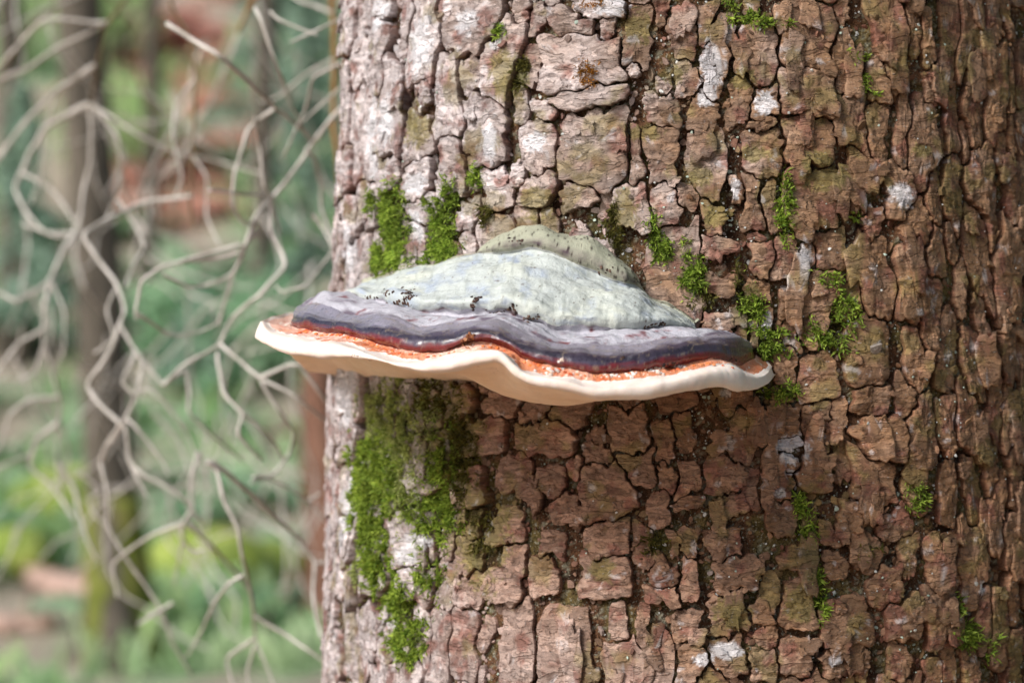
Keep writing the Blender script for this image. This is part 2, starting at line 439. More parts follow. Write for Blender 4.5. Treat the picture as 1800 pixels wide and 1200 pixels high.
def blob(u, z, lst, seed):
    m = np.zeros(u.shape)
    nz = 0.55 * n2(u, z, 260, seed, 3) + 0.35 * n2(u, z, 900, seed + 3, 2)
    for px, py, rx, ry in lst:
        bu, bz, d = uz(px, py)
        tl = hit_trunk(max(px - rx, 600.5), py)[0] * R0; tr_ = hit_trunk(px + rx, py)[0] * R0
        q = np.sqrt(((u - bu) / max((tr_ - tl) / 2, .003)) ** 2 + ((z - bz) / (ry * PX * d)) ** 2)
        m = np.maximum(m, np.clip((1.18 + nz - q) * 4, 0, 1))
    return m
MOSSP = [ # px, py, rx, ry, density, kind (0 bright shaggy, 1 low pale carpet, 2 dark/olive, 3 orange brown)
 (690,395,26,60,1.0,0),(690,455,42,26,1.0,0),(655,445,14,26,.7,0),(780,410,26,52,1.0,0),(775,440,26,24,1.0,0),(798,340,12,28,.8,0),(840,310,16,22,.6,0),(858,380,14,20,.6,2),
 (1335,35,46,16,1.0,0),(1290,10,18,14,.8,0),(1380,365,17,58,1.0,0),(1218,490,26,34,1.0,0),(1240,525,24,20,.5,2),(1318,540,26,46,1.0,0),(1355,600,30,26,1.0,0),(1378,690,40,18,.8,0),
 (1455,490,24,20,.8,0),(1488,545,24,34,.6,0),(1440,590,26,24,.5,0),(1465,600,34,26,.4,0),(1405,885,10,26,.8,0),(1416,925,18,24,1,0),(1424,972,15,26,1,0),(1428,1010,22,18,1,0),(1440,1058,15,32,.9,0),
 (1600,872,22,24,.7,0),(1690,1110,22,28,.7,0),(1728,1128,14,26,.6,0),(1674,1060,9,20,.6,0),(690,700,24,46,.7,1),(690,790,34,90,.75,1),(715,860,32,60,.75,1),(775,845,26,70,.8,0),(745,900,22,40,.6,0),
 (640,870,20,42,1.0,0),(655,930,24,40,1.0,0),(675,985,20,40,1.0,0),(702,1045,18,46,.9,0),(715,1120,24,40,.8,0),(632,800,12,34,.7,0),(820,830,24,70,.35,2),(850,940,22,60,.30,2),(760,1010,20,40,.4,0),
 (918,122,14,34,.9,2),(883,58,12,14,.7,0),(1042,128,20,22,1.0,3),(1165,440,18,28,.9,0),(1080,400,12,44,.7,2),(1150,400,7,40,.7,0),(1522,98,22,12,.7,0),(1524,150,10,16,.8,0),
 (1148,958,22,24,.6,2),(1345,615,10,20,.5,0),(1040,10,26,6,.8,3),(1510,380,12,12,.4,0),(1520,965,24,12,.35,2),(1205,440,12,26,.6,0),(660,355,20,24,.5,0),(700,340,16,12,.6,0),(1545,165,10,6,.5,0),(640,1010,10,30,.4,1),(650,720,18,50,.7,1),(735,760,30,80,.55,1),(800,800,22,80,.35,2),(745,690,40,26,.3,2),(792,900,20,50,.7,0),(670,840,30,60,1,0),(760,360,14,14,.6,0),(1300,490,12,30,.5,2)]
def moss_mask(u, z):
    m = np.zeros(u.shape)
    nz = 0.5 * n2(u, z, 220, 44, 3)
    for px, py, rx, ry, dn, kd in MOSSP:
        if kd == 3: continue
        bu, bz, d = uz(max(px, 606), py)
        tl = hit_trunk(max(px - rx, 600.5), py)[0] * R0; tr_ = hit_trunk(px + rx, py)[0] * R0
        q = np.sqrt(((u - bu) / max((tr_ - tl) / 2, .003)) ** 2 + ((z - bz) / (ry * PX * d)) ** 2)
        m = np.maximum(m, dn * np.clip((1.1 + nz - q) * 2.5, 0, 1))
    return m

C_PINK = np.array(lin(154, 128, 111)); C_GREY = np.array(lin(196, 187, 187)); C_OR = np.array(lin(136, 104, 76)); C_RED = np.array(lin(122, 76, 64))
C_DARK = np.array(lin(78, 52, 38)); C_LICH = np.array(lin(204, 203, 206)); C_ALG = np.array(lin(118, 108, 58)); C_MOSS = np.array(lin(78, 88, 34))
U_AT = lambda px: float(hit_trunk(px, 600)[0]) * R0

def mixc(c, d, m):
    return c * (1 - m[:, None]) + np.asarray(d) * m[:, None]

def bark_col(u, z, tone, up=1.0):
    """u girth, z height, tone: per-plate random in 0..1 (array)"""
    x = np.clip((u - U_AT(700)) / (U_AT(1500) - U_AT(700)), 0, 1)     # grey bloom plus the left side's pale bluish light, put into the colour
    nb = n2(u, z, 45, 1.0, 3)
    nf = n2(u, z * 2.2, 260, 2.0, 3)
    nr = n2(u, z, 70, 8.0, 3)
    grey = np.clip(1.12 - 1.45 * x + 0.5 * nb + 0.35 * (tone - .5), 0, 1)
    below_zone = np.clip((EYE[2] + 0.01 - z) / 0.03, 0, 1) * np.clip((u - U_AT(720)) / (U_AT(850) - U_AT(720)) + 0.4 * nb, 0, 1) * np.clip((z - EYE[2] + 0.24) / 0.12 + 0.6 * nb, 0, 1)  # zone below the fungus: less grey, more ochre brown
    grey = grey * (1 - 0.85 * below_zone)
    c = np.repeat(C_PINK[None], len(u), 0)
    c = mixc(c, C_OR, np.clip(0.15 + 0.75 * x + 0.5 * nr, 0, 1))
    c = mixc(c, np.array(lin(140, 92, 62)), below_zone * (0.65 - 0.55 * x))
    c = mixc(c, C_GREY, grey * 0.88)
    c = mixc(c, C_RED, np.clip((n2(u, z, 110, 12.0, 4) - 0.12) * 2.6, 0, 0.75))
    c = mixc(c, C_DARK, np.clip((nf - 0.12) * 2.2, 0, 0.55))
    c = c * (0.82 + 0.36 * tone)[:, None]
    c = mixc(c, C_ALG, np.clip((n2(u, z, 60, 21.0, 4) - 0.22) * 3, 0, 0.5))
    c = mixc(c, C_ALG, blob(u, z, ALGAE, 30.0) * 0.72)
    l = np.maximum(blob(u, z, LICH, 60.0), np.clip((n2(u, z, 150, 70.0, 4) - 0.46) * 6, 0, 0.5))
    c = mixc(c, C_LICH, l * 0.78)
    c = mixc(c, C_MOSS, moss_mask(u, z) * 0.5)
    return c

# ---- the tree: an empty at its foot, the trunk, the plates on the trunk
tree = empty('spruce_tree', (AX, AY, 0))
tag(tree, 'thick spruce trunk with scaly reddish brown bark, carrying the bracket fungus', 'tree')
nth = 480
ths = np.linspace(-2.05, 2.05, nth)
zs = np.linspace(0.84, 1.66, 520)
TT, ZZ = np.meshgrid(ths, zs, indexing='ij')
uu = (TT * R0).ravel(); zz = ZZ.ravel()
hb = 0.0022 * n2(uu, zz, 120, 3.0, 4) + 0.0016 * np.abs(n2(uu, zz, 420, 6.0, 3)) - 0.0028
tv = trunk_pt(TT.ravel(), zz, hb)
nb_ = n2(uu, zz, 90, 14.0, 4)
bc = mixc(np.repeat(np.array(lin(98, 70, 50))[None], len(uu), 0), lin(62, 42, 30), np.clip(nb_ * 2 + 0.4, 0, 1))
bc = mixc(bc, lin(98, 92, 54), np.clip((n2(uu, zz, 70, 15.0, 3) - 0.05) * 3, 0, 0.6))
bc = mixc(bc, lin(150, 150, 130), np.clip((n2(uu, zz, 500, 16.0, 2) - 0.38) * 8, 0, 0.6))
bc = mixc(bc, lin(76, 88, 36), moss_mask(uu, zz) * 0.7)
trunk = mesh_obj('trunk', tv, grid_faces(nth, len(zs)), M_BASE, col=bc, loc=(AX, AY, 0))
under(trunk, tree)
# the rest of the stem, from the roots to the top, and the back of it
def stem_shell(name, th0, th1, z0, z1, nt_, nz_, parent, shrink=0.0):
    a = np.linspace(th0, th1, nt_); b = np.linspace(z0, z1, nz_)
    A, B = np.meshgrid(a, b, indexing='ij')
    A_, B_ = A.ravel(), B.ravel()
    h = 0.004 * np.abs(n2(A_ * R0, B_ * 0.5, 60, 3.0, 3)) + 0.002 - shrink
    h = np.where(B_ > 1.66, h * np.clip(1 - (B_ - 1.66) / 9, 0.1, 1), h)
    v = trunk_pt(A_, B_, h)
    k = np.clip((B_ - 3) / 10, 0, 1)
    r = np.hypot(v[:, 0] - AX, v[:, 1] - AY)
    f = np.maximum(1 - 0.9 * k, 0.06)
    v[:, 0] = AX + (v[:, 0] - AX) * f; v[:, 1] = AY + (v[:, 1] - AY) * f
    root = np.clip(1 - B_ / 0.35, 0, 1) * 0.25 * (0.5 + 0.5 * np.cos(A_ * 5))
    v[:, 0] += np.sin(A_) * root * 0.5; v[:, 1] -= np.cos(A_) * root * 0.5
    c = mixc(np.repeat(np.array(lin(150, 108, 84))[None], len(A_), 0), lin(80, 56, 40), np.clip(n2(A_ * R0, B_ * 0.4, 60, 3.0, 3) * 2 + .3, 0, 1))
    o = mesh_obj(name, v, grid_faces(nt_, nz_), M_BASE, col=c, loc=(AX, AY, 0))
    return under(o, parent)
stem_shell('lower_trunk', -math.pi, math.pi, -0.15, 0.845, 120, 60, tree)
stem_shell('upper_trunk', -math.pi, math.pi, 1.655, 12.0, 90, 120, tree)
stem_shell('back_bark', 2.04, 2 * math.pi - 2.04, 0.84, 1.66, 60, 60, tree)

# ---- plates
KA, KR = 84, 11
ang = np.linspace(0, 2 * math.pi, KA, endpoint=False)
MARCH = np.linspace(0.16, 1.42, 60)
allu, allz, allh, owner, rho_all, angs_all = [], [], [], [], [], []
u_c = S[:, 0] * RGEO
vis = (SCR[:, 0] > 560) & (SCR[:, 0] < 1850) & (SCR[:, 1] > -60) & (SCR[:, 1] < 1260)
tone = rng.uniform(0, 1, NP_)
meshes = []
for i in range(NP_):
    a, b = S[i, 2], S[i, 3]
    ca, sa = np.cos(ang), np.sin(ang)
    # directions in the stretched frame
    uu_ = u_c[i] + np.outer(MARCH, ca * a); zz_ = S[i, 1] + np.outer(MARCH, sa * b)
    # push to the corner reach of a rounded box
    reach = (np.abs(ca) ** power[i] + np.abs(sa) ** power[i]) ** (-1 / power[i])
    uu_ = u_c[i] + np.outer(MARCH, ca * a * reach); zz_ = S[i, 1] + np.outer(MARCH, sa * b * reach)
    wu, wz = warp(uu_, zz_)
    di = plate_dist(wu, wz, i)
    ok = di < REACH[i]
    gap = (0.0015 * ca ** 2 / a + 0.0005 * sa ** 2 / b + 0.008)[None, :]      # upright joints gape, level ones stay hairline
    nbr = np.nonzero((np.abs(u_c - u_c[i]) < (S[:, 2] + a) * 1.5) & (np.abs(S[:, 1] - S[i, 1]) < (S[:, 3] + b) * 1.5))[0]
    for j in nbr:
        if j == i: continue
        ok &= di + gap < plate_dist(wu, wz, j)
    first = np.argmax(~ok, axis=0)
    first = np.where(ok.all(axis=0), len(MARCH), first)
    rad = np.where(first > 0, MARCH[np.maximum(first - 1, 0)], 0.10)
    rad = 0.12 * np.roll(rad, 1) + 0.76 * rad + 0.12 * np.roll(rad, -1)
    rings = np.array([0.0, .12, .24, .36, .48, .59, .69, .78, .86, .93, .98, 1.0, 0.95])
    fr = np.outer(rings, rad)                         # ring x angle
    U = u_c[i] + fr * ca * a * reach; Zp = S[i, 1] + fr * sa * b * reach
    meshes.append((U, Zp, rings))
U = np.array([m[0] for m in meshes]); Zp = np.array([m[1] for m in meshes])      # plate, ring, angle
rings = meshes[0][2]
sh = U.shape
uf, zf = U.ravel(), Zp.ravel()
# relief: worn terraces of thin layers, wrinkles across, edges rounded, lower ends lifting off
lay = n2(uf, zf * 0.8, 75, 101.0, 4)
terr = np.floor(lay * 5.5) / 5.5
ter = (0.45 * lay + 0.55 * terr).reshape(sh)
wr = n2(uf * 0.5, zf * 2.4, 230, 103.0, 3).reshape(sh)
pit = n2(uf, zf, 520, 105.0, 2).reshape(sh)
H = hgt[:, None, None] + 0.0026 * ter + 0.0009 * wr + 0.0006 * pit
edge = rings[None, :, None]
H = H - 0.0007 * edge ** 6
lift = -(Zp - S[:, 1][:, None, None]) / S[:, 3][:, None, None]
H = H + 0.0011 * lift * (rng.uniform(-0.5, 1.6, NP_))[:, None, None]
side = (U - u_c[:, None, None]) / S[:, 2][:, None, None]
H = H + 0.0008 * side * rng.normal(0, 1, NP_)[:, None, None]
H[:, -2, :] -= 0.0004
H = np.maximum(H, 0.0012)
H[:, -1, :] = -0.007
pts = trunk_pt(uf / RGEO, zf, H.ravel()).reshape(sh + (3,))
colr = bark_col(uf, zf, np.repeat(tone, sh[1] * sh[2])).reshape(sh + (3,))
colr[:, -2, :] = colr[:, -2, :] * 0.72 + np.array(lin(120, 70, 52)) * 0.28
colr[:, -1, :] = np.array(lin(84, 54, 38))
# rank by the area in the photograph
area = S[:, 2] * S[:, 3] * np.maximum(0.05, np.cos(S[:, 0] - float(hit_trunk(1229, 600)[0])))
order = np.argsort(-np.where(vis, area, 0))
individual = set(order[:300].tolist()) & set(np.nonzero(vis)[0].tolist())
pf = []
nR = len(rings)
for r in range(1, nR - 1):
    for k in range(KA):
        k2 = (k + 1) % KA
        pf.append((1 + (r - 1) * KA + k, 1 + (r - 1) * KA + k2, 1 + r * KA + k2, 1 + r * KA + k))
pf3 = [(0, 1 + (k + 1) % KA, 1 + k) for k in range(KA)]
pf = [f[::-1] for f in pf]
pf3 = [f[::-1] for f in pf3]
F_ALL = [tuple(f) for f in pf] + [tuple(f) for f in pf3]
rest_v, rest_f, rest_c, base = [], [], [], 0
for i in range(NP_):
    v = np.vstack([pts[i, 0, 0][None], pts[i, 1:].reshape(-1, 3)])
    c = np.vstack([colr[i, 0, 0][None], colr[i, 1:].reshape(-1, 3)])
    if i in individual:
        o = mesh_obj('bark_plate', v, F_ALL, M_PLATE, col=c, loc=tuple(pts[i, 0, 0]))
        under(o, trunk)
    else:
        rest_v.append(v); rest_c.append(c)
        rest_f.extend([tuple(q + base for q in f) for f in F_ALL]); base += len(v)
if rest_v:
    o = mesh_obj('small_bark_plates', np.vstack(rest_v), rest_f, M_PLATE, col=np.vstack(rest_c), loc=(AX, AY, 1.25))
    under(o, trunk); o['kind'] = 'stuff'

def surf_h(u, z):
    """height of the bark surface over the groove floor, and whether on a plate"""
    wu, wz = warp(u, z)
    best = np.full(u.shape, 9.0); sec = np.full(u.shape, 9.0); bi = np.zeros(u.shape, int)
    for j in range(NP_):
        near = np.nonzero((np.abs(u - u_c[j]) < S[j, 2] * 1.55) & (np.abs(z - S[j, 1]) < S[j, 3] * 1.55))[0]
        if not len(near): continue
        d = plate_dist(wu[near], wz[near], j)
        b0 = best[near]
        better = d < b0
        sec[near] = np.where(better, b0, np.minimum(sec[near], d))
        best[near] = np.where(better, d, b0)
        bi[near] = np.where(better, j, bi[near])
    on = (best < REACH[bi] - 0.03) & (sec - best > 0.06)
    lay = n2(u, z * 0.8, 75, 101.0, 4)
    hh = hgt[bi] + 0.0026 * (0.45 * lay + 0.55 * np.floor(lay * 5.5) / 5.5)
    return np.where(on, np.maximum(hh, 0.001), -0.0016), on

def frame(th):
    n = np.stack([np.sin(th), -np.cos(th), 0 * th], -1)
    t = np.stack([np.cos(th), np.sin(th), 0 * th], -1)
    up = np.repeat(np.array([[0, 0, 1.0]]), len(th), 0)
    return n, t, up

# ---- thin loose scales lying across the plates and their joints
def loose_scales(n, name):
    KA2 = 22
    an = np.linspace(0, 2 * math.pi, KA2, endpoint=False)
    rg = np.array([0.0, 0.4, 0.75, 0.95, 1.0, 0.93])
    th = rng.uniform(-1.5, 1.5, n); z = rng.uniform(0.96, 1.54, n)
    x_ = np.clip((th - float(hit_trunk(1000, 600)[0])) / 0.55, 0, 1)
    kp = rng.uniform(0, 1, n) < 0.22 + 0.5 * x_
    th, z = th[kp], z[kp]; n = len(th)
    u0 = th * R0
    a = rng.uniform(0.0028, 0.0075, n); b = a * rng.uniform(0.8, 2.6, n)
    hc, _ = surf_h(u0, z)
    hs = hc.copy()
    for du, dz in ((.5, 0), (-.5, 0), (0, .5), (0, -.5)):
        hs = np.maximum(hs, surf_h(u0 + du * a, z + dz * b)[0])
    pw = rng.uniform(2.2, 5, n)
    ca, sa = np.cos(an), np.sin(an)
    reach = (np.abs(ca)[None] ** pw[:, None] + np.abs(sa)[None] ** pw[:, None]) ** (-1 / pw[:, None])
    jag = 1 + 0.16 * rng.normal(0, 1, (n, KA2)) + 0.18 * np.cos(an[None] * 2 + rng.uniform(0, 6, (n, 1))) + 0.12 * np.cos(an[None] * 3 + rng.uniform(0, 6, (n, 1)))
    rr = reach * np.clip(jag, 0.45, 1.5)
    U2 = u0[:, None, None] + rg[None, :, None] * (rr * ca)[:, None, :] * a[:, None, None]
    Z2 = z[:, None, None] + rg[None, :, None] * (rr * sa)[:, None, :] * b[:, None, None]
    sh2 = U2.shape
    H2 = hs[:, None, None] + 0.0012 + 0.0009 * n2(U2.ravel(), Z2.ravel() * 2, 240, 301.0, 3).reshape(sh2)
    H2 = H2 - 0.0010 * (Z2 - z[:, None, None]) / b[:, None, None] * rng.uniform(-.4, 1.6, n)[:, None, None] + 0.0008 * (U2 - u0[:, None, None]) / a[:, None, None] * rng.normal(0, 1, n)[:, None, None]
    H2[:, 4, :] -= 0.0004
    H2[:, 5, :] = np.minimum(H2[:, 5, :] - 0.0035, hc[:, None] - 0.0012)
    P2 = trunk_pt(U2.ravel() / R0, Z2.ravel(), H2.ravel()).reshape(sh2 + (3,))
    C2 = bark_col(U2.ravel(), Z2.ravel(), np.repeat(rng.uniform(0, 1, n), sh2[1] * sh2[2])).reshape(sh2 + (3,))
    C2 *= rng.uniform(0.8, 1.12, n)[:, None, None, None]
    C2[:, 5] = np.array(lin(84, 54, 38))
    V2 = P2.reshape(-1, 3)
    fb = []
    for r in range(len(rg) - 1):
        for k in range(KA2):
            k2 = (k + 1) % KA2
            fb.append((r * KA2 + k, (r + 1) * KA2 + k, (r + 1) * KA2 + k2, r * KA2 + k2))
    fb = np.array(fb)
    Fx = (fb[None] + (np.arange(n) * KA2 * len(rg))[:, None, None]).reshape(-1, 4)
    return mesh_obj(name, V2, Fx, M_PLATE, col=C2.reshape(-1, 3), loc=(AX, AY, 1.25))
ls = loose_scales(620, 'loose_bark_scales')
under(ls, trunk); ls['kind'] = 'stuff'

# ---- crumbs of bark caught in the grooves (far too many to count)
def scatter_chips(n, th_r, z_r, size, prob_groove, colf, name, mat, thick=0.25, tilt=0.5, dens=None):
    th = rng.uniform(*th_r, n); z = rng.uniform(*z_r, n)
    u = th * R0
    h, on = surf_h(u, z)
    keep = np.where(on, rng.uniform(0, 1, n) > prob_groove, True)
    if dens is not None: keep &= rng.uniform(0, 1, n) < dens(u, z)
    th, z, u, h = th[keep], z[keep], u[keep], h[keep]
    m = len(th)
    nrm, t, up = frame(th)
    c0 = trunk_pt(th, z, h)
    sz = size[0] * np.exp(rng.uniform(0, math.log(size[1] / size[0]), m) * rng.uniform(0.3, 1, m))
    asp = rng.uniform(0.6, 1.5, m)
    ra = rng.uniform(0, 6.283, m)
    t1 = t * np.cos(ra)[:, None] + up * np.sin(ra)[:, None]
    t2 = -t * np.sin(ra)[:, None] + up * np.cos(ra)[:, None]
    nn = nrm + t * rng.normal(0, tilt, m)[:, None] + up * rng.normal(0, tilt, m)[:, None]
    nn /= np.linalg.norm(nn, axis=1)[:, None]
    t1 = t1 - nn * (t1 * nn).sum(1)[:, None]; t2 = t2 - nn * (t2 * nn).sum(1)[:, None]
    V = np.zeros((m, 15, 3))
    rr = rng.uniform(0.65, 1.2, (m, 7))
    for k in range(7):
        a = k / 7 * 6.283
        off = t1 * (np.cos(a) * sz * rr[:, k])[:, None] + t2 * (np.sin(a) * sz * asp * rr[:, k])[:, None]
        V[:, k] = c0 + off + nn * (sz * thick)[:, None]
        V[:, 7 + k] = c0 + off * 0.9 - nn * (sz * 0.4)[:, None]
    V[:, 14] = c0 + nn * (sz * thick * 1.35)[:, None]
    fs = [(14, k, (k + 1) % 7) for k in range(7)]
    fq = [(k, 7 + k, 7 + (k + 1) % 7, (k + 1) % 7) for k in range(7)]
    faces = []
    for i in range(m):
        b = i * 15
        faces.extend([tuple(q + b for q in f) for f in fs]); faces.extend([tuple(q + b for q in f) for f in fq])
    C = np.repeat(colf(u, z, m)[:, None, :], 15, 1)
    C[:, 7:14] *= 0.75
    return mesh_obj(name, V.reshape(-1, 3), faces, mat, smooth=False, col=C.reshape(-1, 3), loc=(AX, AY, 1.25))
def flake_col(u, z, m):
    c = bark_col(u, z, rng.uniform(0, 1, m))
    return c * rng.uniform(0.55, 1.05, m)[:, None]
fl = scatter_chips(13000, (-1.6, 1.6), (0.95, 1.55), (0.0010, 0.0042), 0.88, flake_col, 'bark_crumbs', M_FLAKE)
under(fl, trunk); fl['kind'] = 'stuff'
def lich_col(u, z, m):
    c = np.where((rng.uniform(0, 1, m) > 0.45)[:, None], np.array(lin(176, 192, 178)), np.array(lin(206, 208, 204)))
    return c * rng.uniform(0.7, 1.05, m)[:, None]
def lich_den(u, z):
    x = np.clip((u - U_AT(900)) / (U_AT(1400) - U_AT(900)), 0, 1)
    return np.clip((0.18 + 0.6 * x) * (0.25 + 3.2 * n2(u, z, 90, 90.0, 3)), 0.02, 1)
lc = scatter_chips(26000, (-1.6, 1.6), (0.95, 1.55), (0.0004, 0.0015), 0.80, lich_col, 'lichen_specks', M_LICHEN, thick=0.3, tilt=0.3, dens=lich_den)
under(lc, trunk); lc['kind'] = 'stuff'

# ------------------------------------------------------------------ moss: leafy shoots on the bark
MC = {0: (lin(84, 112, 32), lin(164, 184, 76)), 1: (lin(128, 142, 72), lin(194, 204, 128)), 2: (lin(72, 72, 30), lin(112, 106, 50)), 3: (lin(130, 84, 28), lin(176, 122, 48))}
def moss_patch(entries, name, parent_loc):
    P, N, T, UP, K, LEN = [], [], [], [], [], []
    for px, py, rx, ry, dn, kd in entries:
        px = max(px, 604)
        if px < 840 and py > 640: rx, ry = rx * 1.25, ry * 1.15      # the carpet spreads wide on the damp side
        tl = hit_trunk(max(px - rx, 600.5), py)[0]; tr_ = hit_trunk(px + rx, py)[0]
        th0, z0, d = hit_trunk(px, py)
        hw = max((tr_ - tl) / 2, 0.015); hz = ry * PX * d
        areamm = math.pi * hw * R0 * 1000 * hz * 1000
        n = int(areamm * (15.0 if kd == 1 else 13.0 if py > 640 and px < 840 else 9.5) * dn) + 40
        r = np.sqrt(rng.uniform(0, 1, n)) * 1.75; a = rng.uniform(0, 6.283, n)
        th = float(th0) + np.cos(a) * r * hw; z = float(z0) + np.sin(a) * r * hz
        u = th * R0
        cl = n2(u, z, 330, 200.0 + kd, 2); ed = n2(u, z, 140, 210.0, 3)
        keep = (rng.uniform(0, 1, n) < np.clip(1.25 - r - 0.8 * ed, 0, 1) ** 1.4) & (cl + rng.uniform(-.3, .3, n) > -0.12 - 0.2 * dn)
        th, z, u, cl = th[keep], z[keep], u[keep], cl[keep]
        h, on = surf_h(u, z)
        h = np.maximum(h, 0.0012)
        mound = np.clip(1 - r[keep], 0, 1) ** 0.7 * min(0.0032, 0.18 * min(hw * R0, hz)) * (0.5 + 0.8 * np.clip(cl + .4, 0, 1.2))
        if kd == 1: mound *= 0.6
        n_, t_, u_ = frame(th)
        P.append(trunk_pt(th, z, h + mound * rng.uniform(0.2, 1.0, len(th)))); N.append(n_); T.append(t_); UP.append(u_)
        K.append(np.full(len(th), kd))
        LEN.append(rng.uniform(0.0016, 0.0046, len(th)) * (1 + 0.5 * np.clip(cl, -.6, .8)) * (0.62 if kd in (1, 3) else 1.0))
    P = np.vstack(P); N = np.vstack(N); T = np.vstack(T); UP = np.vstack(UP); K = np.concatenate(K); LEN = np.concatenate(LEN)
    m = len(P)
    d = N * rng.uniform(0.5, 1.1, m)[:, None] + T * rng.normal(0, 0.6, m)[:, None] + UP * rng.normal(-0.15, 0.6, m)[:, None]
    d /= np.linalg.norm(d, axis=1)[:, None]
    rv = rng.normal(0, 1, (m, 3))
    s = np.cross(d, rv); s /= np.linalg.norm(s, axis=1)[:, None]
    bend = np.cross(s, d)
    wd = LEN * rng.uniform(0.09, 0.17, m)
    V = np.zeros((m, 5, 3))
    V[:, 0] = P - d * (LEN * 0.3)[:, None] - s * (wd * 0.5)[:, None]
    V[:, 1] = P - d * (LEN * 0.3)[:, None] + s * (wd * 0.5)[:, None]
    mid = P + d * (LEN * 0.5)[:, None] + bend * (LEN * 0.10)[:, None]
    V[:, 2] = mid + s * wd[:, None]
    V[:, 3] = mid - s * wd[:, None]
    V[:, 4] = P + d * LEN[:, None] + bend * (LEN * rng.uniform(0.2, 0.6, m))[:, None]
    q = (np.arange(m) * 5)[:, None]
    faces = (q + np.array([[0, 1, 2, 3]])).tolist() + (q + np.array([[3, 2, 4]])).tolist()
    lo = np.array([MC[k][0] for k in range(4)])[K]; hi = np.array([MC[k][1] for k in range(4)])[K]
    f = rng.uniform(0, 1, m)[:, None]
    cc = lo * (1 - f) + hi * f
    pn = fbm(P * 120, 2)
    cc = cc * (1 + 0.45 * pn + 0.25 * fbm(P * 500, 2))[:, None]
    C = np.repeat(cc[:, None, :], 5, 1)
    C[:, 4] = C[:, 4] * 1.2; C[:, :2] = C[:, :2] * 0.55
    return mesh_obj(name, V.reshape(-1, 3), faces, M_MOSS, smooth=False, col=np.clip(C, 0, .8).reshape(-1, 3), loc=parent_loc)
def sel(x0, x1, y0, y1, kinds=(0, 1, 2)):
    return [e for e in MOSSP if x0 <= e[0] < x1 and y0 <= e[1] < y1 and e[5] in kinds]
MG = [
 (sel(600, 810, 330, 520), 'shaggy bright green moss clump above the fungus cap by the trunk edge'),
 (sel(600, 840, 640, 1200), 'long green moss carpet down the bark below the fungus by the trunk edge'),
 (sel(1270, 1400, 0, 60), 'moss cushion around a pale lichen high on the trunk above the bare rough bark'),
 (sel(1360, 1400, 330, 420), 'narrow upright moss tuft in a bark groove above the right end of the fungus'),
 (sel(1190, 1410, 480, 720), 'moss tufts crowding round the right end of the fungus cap'),
 (sel(1420, 1500, 470, 640), 'thin loose moss tufts on reddish bark just beyond the moss at the cap end'),
 (sel(1390, 1460, 870, 1100), 'chain of vivid moss running down one bark groove below the fungus'),
 (sel(1590, 1640, 850, 900), 'small moss tuft alone on the narrow bark ridges of the trunk side'),
 (sel(1680, 1760, 1090, 1150), 'double moss tuft low on the narrow bark ridges of the trunk side'),
 (sel(1660, 1680, 1040, 1080), 'tiny moss tuft just above the double tuft on the trunk side'),
 (sel(870, 940, 40, 160), 'olive moss tuft on the edge of a pale bark plate beside the orange moss'),
 (sel(1000, 1070, 60, 160, (3,)), 'orange brown moss tuft on the large pale bark plate above the fungus'),
 (sel(1000, 1070, 0, 50, (3,)), 'orange brown moss streak at the edge of a whitish bark plate'),
]
used = set(id(e) for g, _ in MG for e in g)
for ents, lab in MG:
    if not ents: continue
    c = ents[0]
    th0, z0, d0 = hit_trunk(max(c[0], 606), c[1])
    o = moss_patch(ents, 'moss_patch', tuple(trunk_pt(np.array([float(th0)]), np.array([float(z0)]), 0.002)[0]))
    tag(o, lab, 'moss', 'moss patches on the spruce bark')
left = [e for e in MOSSP if id(e) not in used]
o = moss_patch(left, 'scattered_moss', (AX, AY, 1.25))
under(o, trunk); o['kind'] = 'stuff'

# ------------------------------------------------------------------ the bracket fungus
A_ = [(448,592),(464,603),(507,624),(572,630),(610,628),(659,634),(697,646),(741,656),(785,657),(814,652),(850,640),(872,634),(885,640),(898,658),(925,673),(970,682),(1006,688),(1030,695),(1048,701),(1090,701),(1135,701),(1180,692),(1225,683),(1267,677),(1294,685),(1330,685),(1352,675),(1364,660)]
B_ = [(458,562),(466,576),(480,587),(505,590),(537,597),(566,600),(595,603),(624,612),(642,618),(668,627),(697,634),(741,635),(785,630),(814,621),(834,616),(872,615),(890,622),(900,635),(916,652),(940,662),(970,667),(1000,670),(1024,679),(1054,680),(1090,676),(1135,673),(1180,665),(1210,658),(1240,650),(1270,646),(1291,646),(1306,656),(1324,661),(1345,655),(1357,642)]
C_ = [(507,571),(520,580),(548,581),(566,587),(583,585),(601,587),(621,592),(639,596),(653,602),(668,609),(697,614),(726,619),(755,622),(785,618),(808,611),(820,602),(840,600),(863,606),(884,611),(901,621),(925,635),(955,641),(985,646),(1015,653),(1054,658),(1090,656),(1126,653),(1144,649),(1174,650),(1204,643),(1240,634),(1270,637),(1294,644),(1312,643),(1330,628)]
E_ = [(513,548),(540,546),(566,552),(600,556),(640,564),(700,572),(755,581),(800,578),(828,571),(857,565),(880,568),(910,586),(955,607),(1000,613),(1060,616),(1120,613),(1165,601),(1210,594),(1255,589),(1300,592),(1321,606)]
E2_ = [(545,518),(563,516),(600,530),(640,545),(700,552),(760,563),(820,560),(870,555),(910,567),(960,590),(1020,597),(1090,596),(1160,588),(1210,584),(1255,582),(1296,588)]
F_ = [(600,514),(620,516),(633,522),(642,530),(668,529),(697,535),(735,546),(770,546),(808,552),(843,546),(881,546),(910,553),(940,565),(970,575),(1015,581),(1075,578),(1135,577),(1180,574),(1212,580),(1230,577)]
